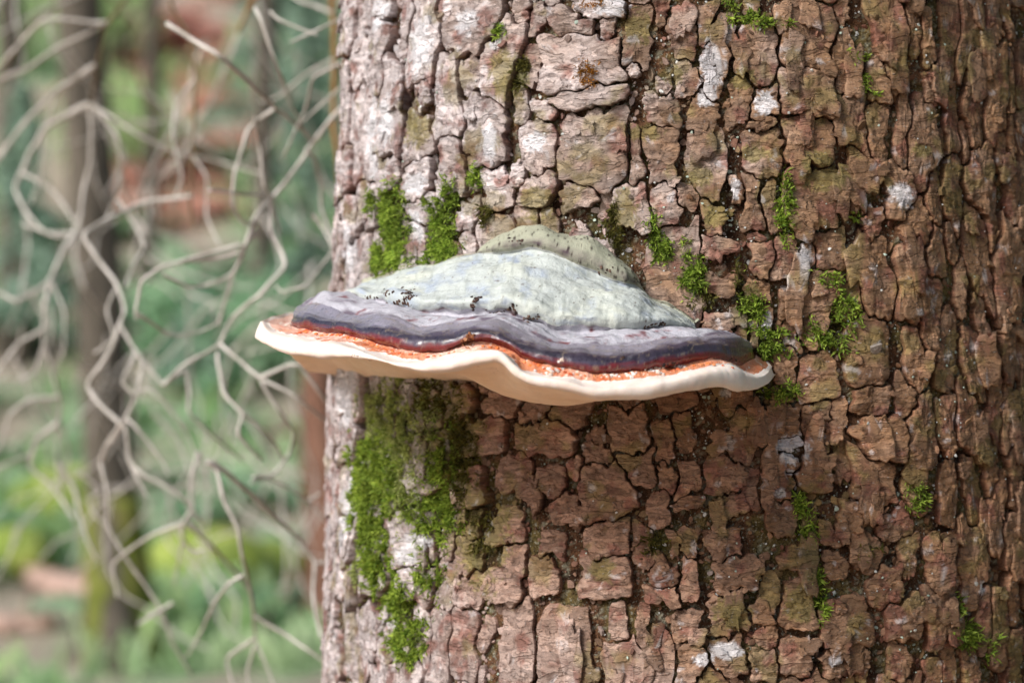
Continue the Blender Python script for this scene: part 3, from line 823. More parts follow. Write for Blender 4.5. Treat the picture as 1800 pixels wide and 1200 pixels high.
G_ = [(640,498),(677,487),(712,471),(741,465),(767,465),(799,456),(843,446),(872,444),(920,437),(931,434),(970,440),(1015,460),(1060,485),(1105,499),(1126,505),(1144,526),(1174,533),(1204,550),(1226,566)]
K_ = [(640,495),(677,484),(712,468),(741,462),(767,462),(799,453),(838,446),(857,425),(881,408),(920,399),(955,400),(982,412),(1006,419),(1045,422),(1075,439),(1102,463),(1123,490),(1130,505),(1144,522),(1174,530),(1204,547),(1226,563)]
U_ = [(495,600),(600,614),(700,632),(790,650),(820,660),(843,673),(881,691),(920,702),(955,710),(1000,711),(1040,706),(1080,698),(1140,690),(1200,682),(1267,668),(1335,660)]
NT = 440
tt = np.linspace(0, 1, NT)
def gsm(y, sg):
    if sg <= 0: return y
    k = np.arange(-int(3 * sg), int(3 * sg) + 1); g = np.exp(-k * k / (2.0 * sg * sg)); g /= g.sum()
    yp = np.concatenate([2 * y[0] - y[len(k) // 2:0:-1], y, 2 * y[-1] - y[-2:-len(k) // 2 - 1:-1]])
    return np.convolve(yp, g, 'valid')[:len(y)]
def curve(pts_, sg=4):
    p = np.array(pts_, float)
    px = p[0, 0] + tt * (p[-1, 0] - p[0, 0])
    py = gsm(np.interp(px, p[:, 0], p[:, 1]), sg)
    return px, py
def rim_depth(t):
    u = 2 * t - 1
    end = 1.452 + (1.402 - 1.452) * t
    u2 = u + 0.10 * (1 - u * u)
    return end - 0.148 * np.sqrt(np.maximum(1 - np.abs(u2) ** 2.3, 0))
RD = rim_depth(tt)
def lay_curve(pxy, wgt, push=0.0):
    px, py = pxy
    td = hit_trunk(np.clip(px, 606, 1500), py, 0.004)[2]
    dep = RD * (1 - wgt) + td * wgt - push
    return unproj(px, py, dep)
def mixp(a, b, f, dy=0.0):
    return (a[0] * (1 - f) + b[0] * f, a[1] * (1 - f) + b[1] * f + dy)
cA, cB, cC, cE, cE2, cF, cG, cK, cU = [curve(x, s) for x, s in ((A_, 3), (B_, 3), (C_, 3), (E_, 5), (E2_, 6), (F_, 4), (G_, 4), (K_, 3), (U_, 7))]
wobE = n2(tt * 14, tt * 0, 1.0, 8.0, 3); wobF = n2(tt * 22, tt * 0, 1.0, 18.0, 3); wobC = n2(tt * 60, tt * 0, 1.0, 28.0, 2)
cE = (cE[0], cE[1] + 7 * wobE); cE2 = (cE2[0], cE2[1] + 5 * wobF); cF = (cF[0], cF[1] + 5 * wobF); cC = (cC[0], cC[1] + 2.5 * wobC)
domeb = np.clip(np.minimum((cG[0] - 838) / 30, (1128 - cG[0]) / 30), 0, 1)
domeb = domeb * domeb * (3 - 2 * domeb)
wob = n2(tt * 40, tt * 0, 1.0, 3.0, 3)
rows = []     # (points, zone)
inner = lay_curve((cU[0] * 0.9 + 95, cU[1] * 0 + 655 + 18 * np.sin(tt * math.pi)), 1.06)
rows.append((inner, 'pore'))
rows.append((lay_curve(mixp(cU, (cU[0], cU[1] * 0 + 655), 0.15), 0.75), 'pore'))
rows.append((lay_curve(cU, 0.42), 'pore'))
rows.append((lay_curve(mixp(cU, cA, 0.55), 0.20), 'pore'))
rows.append((lay_curve(mixp(cA, cU, 0.12, 0.5), 0.055), 'pore'))
rows.append((lay_curve(cA, 0.02), 'margin'))
rows.append((lay_curve(mixp(cA, cB, 0.32), 0.0, 0.003), 'margin'))
rows.append((lay_curve(mixp(cA, cB, 0.70), 0.0, 0.0032), 'margin'))
rows.append((lay_curve(mixp(cA, cB, 0.96), 0.018), 'margin'))
rows.append((lay_curve(mixp(cB, cC, 0.06), 0.05), 'margin'))
rows.append((lay_curve(mixp(cB, cC, 0.22, 0.5), 0.085), 'orange'))
rows.append((lay_curve(mixp(cB, cC, 0.65, 1.0), 0.115), 'orange'))
rows.append((lay_curve(mixp(cC, cB, 0.03), 0.145), 'orange'))
rows.append((lay_curve(mixp(cC, cE, 0.06), 0.150), 'band'))
rows.append((lay_curve(mixp(cC, cE, 0.22), 0.118), 'band'))
rows.append((lay_curve(mixp(cC, cE, 0.50), 0.120), 'band'))
rows.append((lay_curve(mixp(cC, cE, 0.80), 0.160), 'band'))
rows.append((lay_curve(cE, 0.215), 'band'))
rows.append((lay_curve(mixp(cE, cE2, 0.45), 0.26), 'grey'))
rows.append((lay_curve(cE2, 0.31), 'grey'))
rows.append((lay_curve(mixp(cE2, cF, 0.6, 1), 0.37), 'grey'))
rows.append((lay_curve(mixp(cF, cE2, 0.06), 0.445), 'grey'))
rows.append((lay_curve(mixp(cF, cG, 0.04), 0.425), 'cap'))
rows.append((lay_curve(mixp(cF, cG, 0.17), 0.405), 'cap'))
rows.append((lay_curve(mixp(cF, cG, 0.40), 0.51), 'cap'))
rows.append((lay_curve(mixp(cF, cG, 0.62), 0.63), 'cap'))
rows.append((lay_curve(mixp(cF, cG, 0.84), 0.80), 'cap'))
rows.append((lay_curve(mixp(cF, cG, 0.975), 0.95 - 0.10 * domeb), 'cap'))
rows.append((lay_curve(mixp(cG, cK, 0.03), 0.985 - 0.145 * domeb), 'dome'))
rows.append((lay_curve(mixp(cG, cK, 0.25), 0.985 - 0.165 * domeb), 'dome'))
rows.append((lay_curve(mixp(cG, cK, 0.62), 0.99 - 0.13 * domeb), 'dome'))
rows.append((lay_curve(mixp(cG, cK, 0.93), 1.0 - 0.055 * domeb), 'dome'))
rows.append((lay_curve(mixp(cG, cK, 1.0), 1.10), 'dome'))
NW = 22
LX = unproj(640, 560, 1.655)
full = []
for k, (p, zone) in enumerate(rows):
    phi = np.linspace(0, math.pi / 2, NW + 1)[1:]
    def wrapped(E, tgt, rise):
        out = np.zeros((NW, 3))
        out[:, 0] = E[0] + (tgt[0] - E[0]) * (1 - np.cos(phi))
        out[:, 1] = E[1] + (tgt[1] - E[1]) * np.sin(phi)
        out[:, 2] = E[2] + (tgt[2] - E[2]) * (1 - np.cos(phi)) + rise * np.sin(phi)
        return out
    lip = zone in ('margin', 'orange')
    L_ = wrapped(p[0], (LX[0], LX[1], p[0][2] * 0.6 + 0.4 * 1.262), 0.011 if lip else (0.004 if zone == 'band' else 0))
    hr = unproj(1340, 620, 1.455)
    R_ = wrapped(p[-1], (hr[0] - 0.004, 1.455, p[-1][2] * 0.7 + 0.3 * hr[2]), 0.008 if lip else 0.0)
    full.append(np.vstack([L_[::-1], p, R_]))
full = np.array(full)                                   # row, column, 3
zones = [z for _, z in rows]
NC = full.shape[1]
tcol = np.concatenate([np.linspace(-0.05, 0, NW, endpoint=False), tt, np.linspace(1, 1.05, NW + 1)[1:]])
def catmull(P, sub):
    out, zo, sp = [], [], []
    n = len(P)
    for i in range(n - 1):
        p0, p1, p2, p3 = P[max(i - 1, 0)], P[i], P[i + 1], P[min(i + 2, n - 1)]
        seg = np.linalg.norm(p2 - p1, axis=1).mean()
        d1 = np.linalg.norm(p1 - p0, axis=1)[:, None] + 1e-6; d2 = np.linalg.norm(p2 - p1, axis=1)[:, None] + 1e-6; d3 = np.linalg.norm(p3 - p2, axis=1)[:, None] + 1e-6
        m1 = ((p2 - p1) / d2 * d1 + (p1 - p0) / d1 * d2) / (d1 + d2) * d2 if i > 0 else (p2 - p1)
        m2 = ((p3 - p2) / d3 * d2 + (p2 - p1) / d2 * d3) / (d2 + d3) * d2 if i < n - 2 else (p2 - p1)
        ns = max(2, int(seg / 0.0011))
        for s in np.arange(ns) / ns:
            h00 = 2 * s ** 3 - 3 * s ** 2 + 1; h10 = s ** 3 - 2 * s ** 2 + s; h01 = -2 * s ** 3 + 3 * s ** 2; h11 = s ** 3 - s ** 2
            out.append(h00 * p1 + h10 * m1 + h01 * p2 + h11 * m2); sp.append(i + s)
    out.append(P[-1]); sp.append(n - 1)
    return np.array(out), np.array(sp)
FS, sp = catmull(full, 1)
# surface normals and gentle lumps
du = np.gradient(FS, axis=1); dv = np.gradient(FS, axis=0)
nrm = np.cross(du, dv); nrm /= np.linalg.norm(nrm, axis=2)[:, :, None] + 1e-12
flip = -1.0 if nrm[len(FS) // 2, NC // 2, 1] > 0 else 1.0
nrm *= flip
q = FS.reshape(-1, 3)
lump = (0.0026 * fbm(q * 30, 3) + 0.0006 * fbm(q * 90, 2) + 0.0005 * fbm(q * 180, 3)).reshape(FS.shape[:2])
zi = np.array([{'pore': 0, 'margin': 1, 'orange': 2, 'band': 3, 'grey': 4, 'cap': 5, 'dome': 6}[zones[min(int(s), len(zones) - 1)]] for s in sp])
amp = np.array([0.45, 0.75, 1.2, 1.15, 1.3, 1.6, 1.4])[zi]
# fine growth ridges run along the grey cap, crumbs on the orange zone
lump = lump * amp[:, None]
gr = (0.00010 * np.sin(sp * 9)[:, None] + 0.00035 * fbm(np.stack([np.repeat(tcol[None], len(sp), 0).ravel() * 9, np.repeat(sp[:, None], NC, 1).ravel() * 2.2, np.zeros(len(q))], 1), 3).reshape(lump.shape)) * np.isin(zi, (4, 5, 3))[:, None]
crumb = 0.0011 * np.abs(fbm(q * 330, 2)).reshape(lump.shape) * (zi == 2)[:, None]
edge_fade = np.clip(np.minimum(np.arange(NC), NC - 1 - np.arange(NC)) / 10, 0, 1)[None]
FS = FS + nrm * ((lump + gr + crumb) * edge_fade)[:, :, None]
# colours by zone
TC = np.repeat(tcol[None], len(sp), 0); SP = np.repeat(sp[:, None], NC, 1)
q = FS.reshape(-1, 3)
na = fbm(q * 38, 4).reshape(TC.shape); nbq = fbm(q * 140, 3).reshape(TC.shape); ncq = fbm(q * 520, 2).reshape(TC.shape)
stre = fbm(np.stack([TC.ravel() * 70, SP.ravel() * 0.9, np.zeros(len(q))], 1), 3).reshape(TC.shape)     # streaks running outwards
along = fbm(np.stack([TC.ravel() * 26, SP.ravel() * 1.7, np.full(len(q), 4.0)], 1), 3).reshape(TC.shape)  # stripes along the rim
def mx(c, d, m):
    m = np.clip(m, 0, 1)[..., None]
    return c * (1 - m) + np.asarray(d) * m
CF = np.zeros(TC.shape + (3,))
def zc(i, c): CF[zi == i] = c
zc(0, lin(244, 220, 196)); zc(1, lin(230, 218, 208)); zc(2, lin(214, 138, 100)); zc(3, lin(70, 62, 78)); zc(4, lin(178, 176, 184)); zc(5, lin(184, 190, 186)); zc(6, lin(164, 165, 145))
m0 = zi == 0
CF[m0] = mx(CF[m0], lin(226, 190, 150), 0.25 + 0.5 * na[m0])
m1 = zi == 1
CF[m1] = mx(CF[m1], lin(224, 196, 178), 0.5 * nbq[m1] + 0.15)
m2 = zi == 2
CF[m2] = mx(CF[m2], lin(228, 182, 162), (na[m2] + 0.22 + 0.5 * np.clip(0.2 - TC[m2], 0, .2) * 5) * 3.0)
CF[m2] = mx(CF[m2], lin(206, 104, 60), (nbq[m2] - 0.16) * 3.0)
CF[m2] = mx(CF[m2], lin(244, 226, 210), (ncq[m2] + 0.5 * na[m2] - 0.32) * 6)
i0 = zones.index('band')
bf = (SP - i0)                                            # 0 at the orange edge
m3 = zi == 3
red = np.clip((1.72 + 0.7 * along - bf) * 2.6, 0, 1)
CF[m3] = mx(CF[m3], lin(36, 31, 44), (0.9 - np.abs(bf[m3] - 2.2)) * 0.9 + 0.4 * along[m3])
CF[m3] = mx(CF[m3], lin(132, 128, 140), (bf[m3] - 2.75) * 0.9 + along[m3] * 1.2)
CF[m3] = mx(CF[m3], lin(104, 22, 24), red[m3] * 0.92)
CF[m3] = mx(CF[m3], lin(150, 134, 112), (1 - np.abs(along[m3] * 22 + 1.8)) * 0.45)
m4 = zi == 4
i4 = zones.index('grey')
CF[m4] = mx(CF[m4], lin(104, 94, 106), (na[m4] + 0.8 * along[m4] + 0.28 - 0.34 * (SP[m4] - i4)) * 1.8)
CF[m4] = mx(CF[m4], lin(122, 78, 82), (nbq[m4] - 0.25) * 3)
CF[m4] = mx(CF[m4], lin(190, 191, 196), (stre[m4] - 0.05) * 1.2 * np.clip((SP[m4] - i4) / 2, 0, 1))
m5 = zi == 5
CF[m5] = mx(CF[m5], lin(198, 202, 190), (na[m5]) * 1.8)
CF[m5] = mx(CF[m5], lin(160, 170, 184), (along[m5] - 0.02) * 1.6)
CF[m5] = mx(CF[m5], lin(150, 156, 150), (stre[m5] - 0.25) * 1.5)
CF[m5] = mx(CF[m5], lin(112, 104, 98), (ncq[m5] - 0.56) * 5)
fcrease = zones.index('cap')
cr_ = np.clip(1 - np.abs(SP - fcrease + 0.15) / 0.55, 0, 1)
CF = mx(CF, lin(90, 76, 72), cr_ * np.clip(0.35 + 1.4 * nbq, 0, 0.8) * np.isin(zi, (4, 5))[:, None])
m6 = zi == 6
i6 = zones.index('dome')
CF[m6] = mx(CF[m6], lin(84, 70, 76), (0.95 - np.abs(SP[m6] - i6 - 0.9) * 1.15) * (0.85 + 0.9 * nbq[m6]))
CF[m6] = mx(CF[m6], lin(180, 180, 158), (na[m6]) * 1.6)
CF[m6] = mx(CF[m6], lin(62, 54, 48), (ncq[m6] - 0.38) * 6)
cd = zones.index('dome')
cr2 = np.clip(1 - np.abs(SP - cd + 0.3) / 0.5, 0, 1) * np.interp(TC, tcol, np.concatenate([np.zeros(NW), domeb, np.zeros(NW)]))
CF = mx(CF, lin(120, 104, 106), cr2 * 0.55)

fungus = empty('bracket_fungus', (float(q[:, 0].mean()), 1.42, 1.235))
tag(fungus, 'bracket fungus with grey cap, dark red band, orange zone and thick white rim', 'fungus')
M_CAP = mat_vcol('fungus_cap_crust', rough=0.82, fine=1600, fine_amt=0.10, fine2=260, bump=0.9, bump_dist=0.0012, spec=0.25, speck=(900, 0.80, (0.10, 0.09, 0.08)))
M_BAND = mat_vcol('fungus_resin_band', rough=0.38, coat=0.35, fine=1300, fine_amt=0.22, fine2=380, bump=0.45, bump_dist=0.0006, spec=0.5, rough_var=0.14)
M_ORNG = mat_vcol('fungus_orange_zone', rough=0.65, fine=1300, fine_amt=0.16, fine2=450, bump=0.8, bump_dist=0.0010, spec=0.35)
M_RIM = mat_vcol('fungus_white_margin', rough=0.75, fine=1800, fine_amt=0.04, fine2=300, bump=0.2, bump_dist=0.0004, spec=0.25)
M_PORE = mat_vcol('fungus_pore_layer', rough=0.85, fine=2600, fine_amt=0.06, fine2=160, bump=0.25, bump_dist=0.0003, spec=0.2)
for mm_ in (M_RIM, M_PORE, M_ORNG):
    b = mm_.node_tree.nodes['Principled BSDF']
    b.inputs['Subsurface Weight'].default_value = 0.25
    b.inputs['Subsurface Radius'].default_value = (0.004, 0.0025, 0.0015)
    b.inputs['Subsurface Scale'].default_value = 1.0
ZN = [('pore_surface', (0,), M_PORE), ('white_margin', (1,), M_RIM), ('orange_zone', (2,), M_ORNG), ('dark_band', (3,), M_BAND), ('grey_zone', (4,), M_CAP), ('old_cap', (5,), M_CAP), ('top_dome', (6,), M_CAP)]
for nm, ids, mt in ZN:
    rws = np.nonzero(np.isin(zi, ids))[0]
    r0, r1 = rws[0], min(rws[-1] + 1, len(sp) - 1)
    sub = FS[r0:r1 + 1]
    fc = grid_faces(r1 - r0 + 1, NC)
    if flip > 0: fc = fc[:, ::-1]
    csub = CF[r0:r1 + 1].copy()
    csub[-1] = csub[-2]
    o = mesh_obj(nm, sub.reshape(-1, 3), fc[:, ::-1], mt, col=csub.reshape(-1, 3), loc=tuple(fungus.location))
    under(o, fungus)

# litter lying on the cap: crumbs of soil, a dry flake, white chips of eaten pore layer
def cap_point(px, py):
    pr = np.stack([900 + FS[..., 0] / FS[..., 1] / PX, 600 - (FS[..., 2] - EYE[2]) / FS[..., 1] / PX], -1)
    d = (pr[..., 0] - px) ** 2 + (pr[..., 1] - py) ** 2 + np.where(nrm[..., 1] > 0.3, 1e6, 0) + (FS[..., 1] - 1.2) * 60
    k = np.unravel_index(np.argmin(d), d.shape)
    return FS[k], nrm[k]
def lump_cluster(name, spots, cols, mat, parent, flat=0.6):
    V, Fc, C = [], [], []
    base = 0
    for (px, py, r) in spots:
        p, nn = cap_point(px, py)
        m = 12
        t1 = np.cross(nn, [0.3, 0.2, 1]); t1 /= np.linalg.norm(t1); t2 = np.cross(nn, t1)
        rad = r * PX * p[1]
        ringsn = [(1.0, -0.35), (0.95, 0.2), (0.6, 0.75)]
        c = np.array(cols[rng.integers(len(cols))]) * rng.uniform(0.7, 1.15)
        for rr, hh in ringsn:
            for k in range(m):
                a = k / m * 6.283
                j = rng.uniform(0.6, 1.3)
                V.append(p + (t1 * math.cos(a) + t2 * math.sin(a)) * rad * rr * j + nn * rad * flat * hh * rng.uniform(.7, 1.3)); C.append(c * rng.uniform(.7, 1.2))
        V.append(p + nn * rad * flat * 0.9); C.append(c)
        for l in range(2):
            for k in range(m):
                k2 = (k + 1) % m
                Fc.append((base + l * m + k, base + l * m + k2, base + (l + 1) * m + k2, base + (l + 1) * m + k))
        for k in range(m): Fc.append((base + 2 * m + k, base + 2 * m + (k + 1) % m, base + 3 * m))
        base += 3 * m + 1
    o = mesh_obj(name, V, Fc, mat, smooth=False, col=np.array(C), loc=tuple(fungus.location))
    return under(o, parent)
def spread(cx, cy, n, sx, sy, r0, r1):
    return [(cx + random.gauss(0, sx), cy + random.gauss(0, sy), random.uniform(r0, r1)) for _ in range(n)]
soil = [lin(70, 52, 46), lin(104, 82, 70), lin(52, 40, 38)]
dirt = []
for cx, cy, n, sx, sy in ((720, 518, 34, 8, 6), (712, 530, 14, 5, 5), (680, 516, 14, 6, 4), (834, 527, 18, 5, 4), (831, 540, 12, 2.5, 6), (904, 543, 16, 4, 5), (698, 531, 6, 3, 2), (650, 522, 6, 8, 2),
                         (946, 556, 8, 2, 3), (870, 549, 10, 18, 2), (930, 560, 12, 14, 3), (1160, 571, 10, 10, 3), (1140, 575, 6, 6, 2), (1290, 632, 6, 8, 3), (1178, 640, 10, 8, 5), (1092, 630, 4, 3, 2), (905, 424, 8, 8, 2), (1060, 475, 10, 20, 6)):
    dirt += spread(cx, cy, n, sx * .8, sy * .8, 1.2, 3.6)
dirt += [(random.uniform(690, 1180), random.uniform(470, 570), random.uniform(0.4, 0.9)) for _ in range(22)]
o = lump_cluster('soil_crumbs', dirt, soil, M_FLAKE, fungus); o['kind'] = 'stuff'
white = []
for cx, cy, n, sx, sy in ((968, 650, 14, 11, 2.5), (990, 645, 6, 6, 4), (1075, 661, 8, 12, 1.5), (1110, 658, 10, 14, 2), (1150, 650, 12, 7, 3), (1160, 653, 6, 4, 3), (1200, 644, 5, 8, 1), (800, 628, 8, 6, 3)):
    white += spread(cx, cy, n, sx, sy, 2.0, 4.6)
o = lump_cluster('white_crumbs', white, [lin(244, 232, 222), lin(238, 214, 198)], M_RIM, fungus, 0.5); o['kind'] = 'stuff'
orn = []
for cx in range(530, 700, 9): 
    py = float(np.interp(cx, *np.array(C_).T)) + 3
    orn.append((cx + random.uniform(-3, 3), py + random.uniform(-1, 2), random.uniform(3, 5.2)))
for cx in list(range(700, 800, 11)) + list(range(850, 1060, 12)) + list(range(1180, 1290, 13)):
    py = float(np.interp(cx, *np.array(C_).T)) + 4
    orn.append((cx + random.uniform(-3, 3), py + random.uniform(-1, 2), random.uniform(2.4, 4.4)))
o = lump_cluster('orange_beads', orn, [lin(232, 128, 66), lin(236, 150, 96), lin(214, 104, 62)], M_ORNG, fungus, 0.55); o['kind'] = 'stuff'
dots = [(random.uniform(520, 680), random.uniform(617, 631), random.uniform(0.5, 1.0)) for _ in range(12)] + spread(628, 624, 8, 4, 2, .8, 1.3) + [(650, 634, 3.2)] + [(random.uniform(830, 900), random.uniform(640, 655), 0.8) for _ in range(5)]
o = lump_cluster('dark_specks', dots, [lin(60, 36, 26), lin(110, 62, 30)], M_FLAKE, fungus, 0.25); o['kind'] = 'stuff'
fl_spots = spread(826, 597, 22, 7, 5, 1.6, 4.0) + spread(815, 607, 8, 4, 6, 1.4, 3.2)
o = lump_cluster('dry_bud_scale', fl_spots, [lin(150, 98, 66), lin(112, 66, 44), lin(186, 136, 100)], M_FLAKE, fungus, 1.1)

# ------------------------------------------------------------------ dead branches beside the trunk
M_TWIG = mat_noise('dead_twig_bark', lin(166, 161, 152), lin(208, 203, 196), 60, 0.85, bump=0.4, dist=0.001)
M_TWIGD = mat_noise('dark_twig_bark', lin(86, 70, 48), lin(120, 102, 76), 60, 0.85, bump=0.4, dist=0.001)
M_TWIGO = mat_noise('ochre_twig_bark', lin(126, 96, 56), lin(150, 118, 76), 50, 0.85, bump=0.4, dist=0.001)
def tube(points, radii, name, mat, parent, sides=8, sub=5):
    P = np.array(points, float)
    Q = np.hstack([P, np.array(radii, float)[:, None]])
    for cut in (0.13, 0.2):                      # kinked wood: corners only slightly rounded
        a0 = Q[:-1] * (1 - cut) + Q[1:] * cut; a1 = Q[:-1] * cut + Q[1:] * (1 - cut)
        Q = np.vstack([Q[:1], np.stack([a0, a1], 1).reshape(-1, 4), Q[-1:]])
    Q = np.vstack([np.linspace(Q[i], Q[i + 1], 3)[:-1] for i in range(len(Q) - 1)] + [Q[-1:]])
    out, rad = Q[:, :3], Q[:, 3]
    rad = rad * (1 + 0.16 * noise3(out * 90))
    out = out + 0.18 * rad[:, None] * np.stack([noise3(out * 60), noise3(out * 60 + 9), noise3(out * 60 + 21)], 1) * 2
    tan = np.gradient(out, axis=0); tan /= np.linalg.norm(tan, axis=1)[:, None] + 1e-9
    ref = np.array([0.31, 0.9, 0.3])
    a = np.cross(tan, ref); a /= np.linalg.norm(a, axis=1)[:, None] + 1e-9
    b = np.cross(tan, a)
    ph = np.linspace(0, 2 * math.pi, sides, endpoint=False)
    V = (out[:, None, :] + rad[:, None, None] * (np.cos(ph)[None, :, None] * a[:, None, :] + np.sin(ph)[None, :, None] * b[:, None, :]))
    m = len(out)
    F = []
    for i in range(m - 1):
        for k in range(sides):
            k2 = (k + 1) % sides
            F.append((i * sides + k, i * sides + k2, (i + 1) * sides + k2, (i + 1) * sides + k))
    F.append(tuple(range(sides))[::-1]); F.append(tuple((m - 1) * sides + k for k in range(sides)))
    o = mesh_obj(name, V.reshape(-1, 3), F, mat, loc=tuple(parent.location))
    return under(o, parent)
TW = {8: (0, 0), 9: (0, 400), 10: (0, 790)}
def dfun(px, py, base):
    return base + 0.14 * n2(np.array([px / 300.0]), np.array([py / 300.0]), 1.0, 50 + base * 10, 2)[0]
def branch_things(name, label, base, items, group):
    """items: (crop, width in crop px, colour key, [(x, y) ...]); first is the main stem"""
    first = items[0]
    def conv(it):
        cr, wd, ck, pl = it
        ox, oy = TW[cr]
        return [(ox + x / 2.903, oy + y / 2.903) for x, y in pl]
    p0 = conv(first)[0]
    root = empty(name, tuple(unproj(p0[0], p0[1], dfun(*p0, base))))
    tag(root, label, 'branch', group)
    for k, it in enumerate(items):
        pl = conv(it)
        P = [unproj(x, y, dfun(x, y, base)) for x, y in pl]
        d = np.mean([p[1] for p in P])
        r0 = it[1] / 2.903 * PX * d * 0.30
        rr = np.linspace(r0 * 1.12, r0 * 0.6, len(P))
        tube(P, rr, 'stem' if k == 0 else 'twig', {'l': M_TWIG, 'd': M_TWIGD, 'o': M_TWIGO}[it[2]], root)
    return root
BG = 'dead branches hanging beside the spruce trunk'
b1 = branch_things('dead_branch', 'fan of pale kinked dead twigs spreading from a dark knot, farthest from the trunk', 2.45, [
 (8,40,'d',[(1250,-420),(820,-260),(640,0),(530,150),(500,330),(465,530)]),
 (8,40,'l',[(-80,430),(0,400),(130,360),(300,240),(470,160),(535,120)]),
 (8,44,'l',[(460,530),(240,640),(150,780),(110,880),(70,960),(130,1080),(220,1190),(380,1190)]),
 (8,30,'l',[(110,880),(260,960),(370,1110),(400,1180)]),
 (8,28,'l',[(460,530),(560,590),(700,690),(900,780),(1100,820),(1350,890)]),
 (8,38,'l',[(465,530),(470,800),(430,960),(400,1190),(320,1285)]),
 (8,34,'l',[(500,560),(600,700),(620,830),(610,960),(540,1130)]),
 (8,34,'l',[(615,860),(640,980),(680,1080),(760,1190)]),
 (8,42,'l',[(490,330),(300,450),(150,600),(0,790),(-80,880)]),
 (8,34,'l',[(540,120),(220,90),(100,220),(0,340),(-90,420)]),
 (9,40,'l',[(390,20),(320,120),(260,270),(180,330),(80,380),(0,330),(-90,320)]),
 (9,30,'l',[(120,-20),(170,0),(300,50),(390,20)]),
 (9,35,'l',[(255,280),(230,400),(220,560),(260,700),(310,900),(300,1000),(290,1190),(310,1345)]),
 (9,30,'l',[(222,520),(90,590),(0,710),(-60,800)]),
 (9,28,'l',[(225,600),(180,740),(80,790)]),
 (9,34,'l',[(300,860),(140,880),(50,950),(10,1100),(-40,1180)]),
 (9,38,'l',[(300,990),(190,1080),(150,1190),(170,1245),(260,1310),(320,1400),(380,1480)]),
 (10,35,'l',[(290,60),(380,200),(400,310),(440,450),(490,560)]),
 (10,25,'l',[(380,110),(420,130),(520,210),(440,250),(480,330),(560,400)]),
 (10,25,'l',[(-60,120),(0,90),(155,20)]),
 (8,26,'l',[(300,450),(220,700),(210,900),(150,1050)]),
 (8,24,'l',[(150,600),(60,720),(-40,860)]),
 (9,26,'l',[(260,270),(330,430),(330,620),(280,720)]),
], BG)
b2 = branch_things('dead_branch', 'long dead branch with a dark brown stem and grey hanging twigs below it', 2.2, [
 (8,34,'d',[(1450,-420),(1100,-300),(850,0),(960,170),(1000,380),(990,600),(985,800),(970,1000),(980,1160)]),
 (9,38,'l',[(985,-160),(700,-120),(410,30),(500,160),(600,290),(640,430),(610,490),(700,640),(830,800)]),
 (9,30,'l',[(600,-140),(700,0),(740,100),(680,190),(640,300)]),
 (9,38,'l',[(625,470),(560,640),(440,800),(500,890),(560,950),(620,1000),(540,1110),(515,1190),(545,1345),(550,1530),(640,1680),(740,1820),(830,1960),(880,2120),(980,2280)]),
 (9,35,'l',[(715,660),(730,700),(690,880),(640,980),(560,1100)]),
 (9,30,'l',[(690,640),(620,790),(680,850)]),
 (9,33,'l',[(830,800),(950,720),(970,850),(960,940),(1080,1060),(1240,1190)]),
 (9,30,'l',[(640,970),(680,1000),(760,1100),(830,1190),(860,1260)]),
 (9,28,'l',[(680,850),(760,820),(850,900),(960,1050),(1010,1190)]),
 (10,33,'l',[(640,-120),(660,60),(730,130),(840,180),(940,250),(990,320),(1040,370)]),
 (10,36,'l',[(1010,10),(990,100),(970,200),(990,290),(930,380),(930,460),(990,520),(1040,510)]),
 (10,30,'l',[(1015,20),(1045,100),(1050,200)]),
 (10,35,'l',[(960,380),(1080,490),(1180,600),(1280,720),(1300,850)]),
 (10,28,'l',[(950,370),(780,430),(690,490),(570,580),(600,750)]),
 (10,32,'l',[(880,780),(800,830),(700,890)]),
 (10,25,'l',[(930,470),(920,510),(890,690)]),
 (10,28,'l',[(680,90),(690,120),(750,240)]),
 (8,26,'l',[(1000,400),(900,520),(880,700),(930,900),(880,1060)]),
 (8,24,'l',[(985,800),(1060,900),(1050,1100),(1120,1250)]),
 (9,26,'l',[(600,290),(540,420),(590,560),(480,640)]),
], BG)
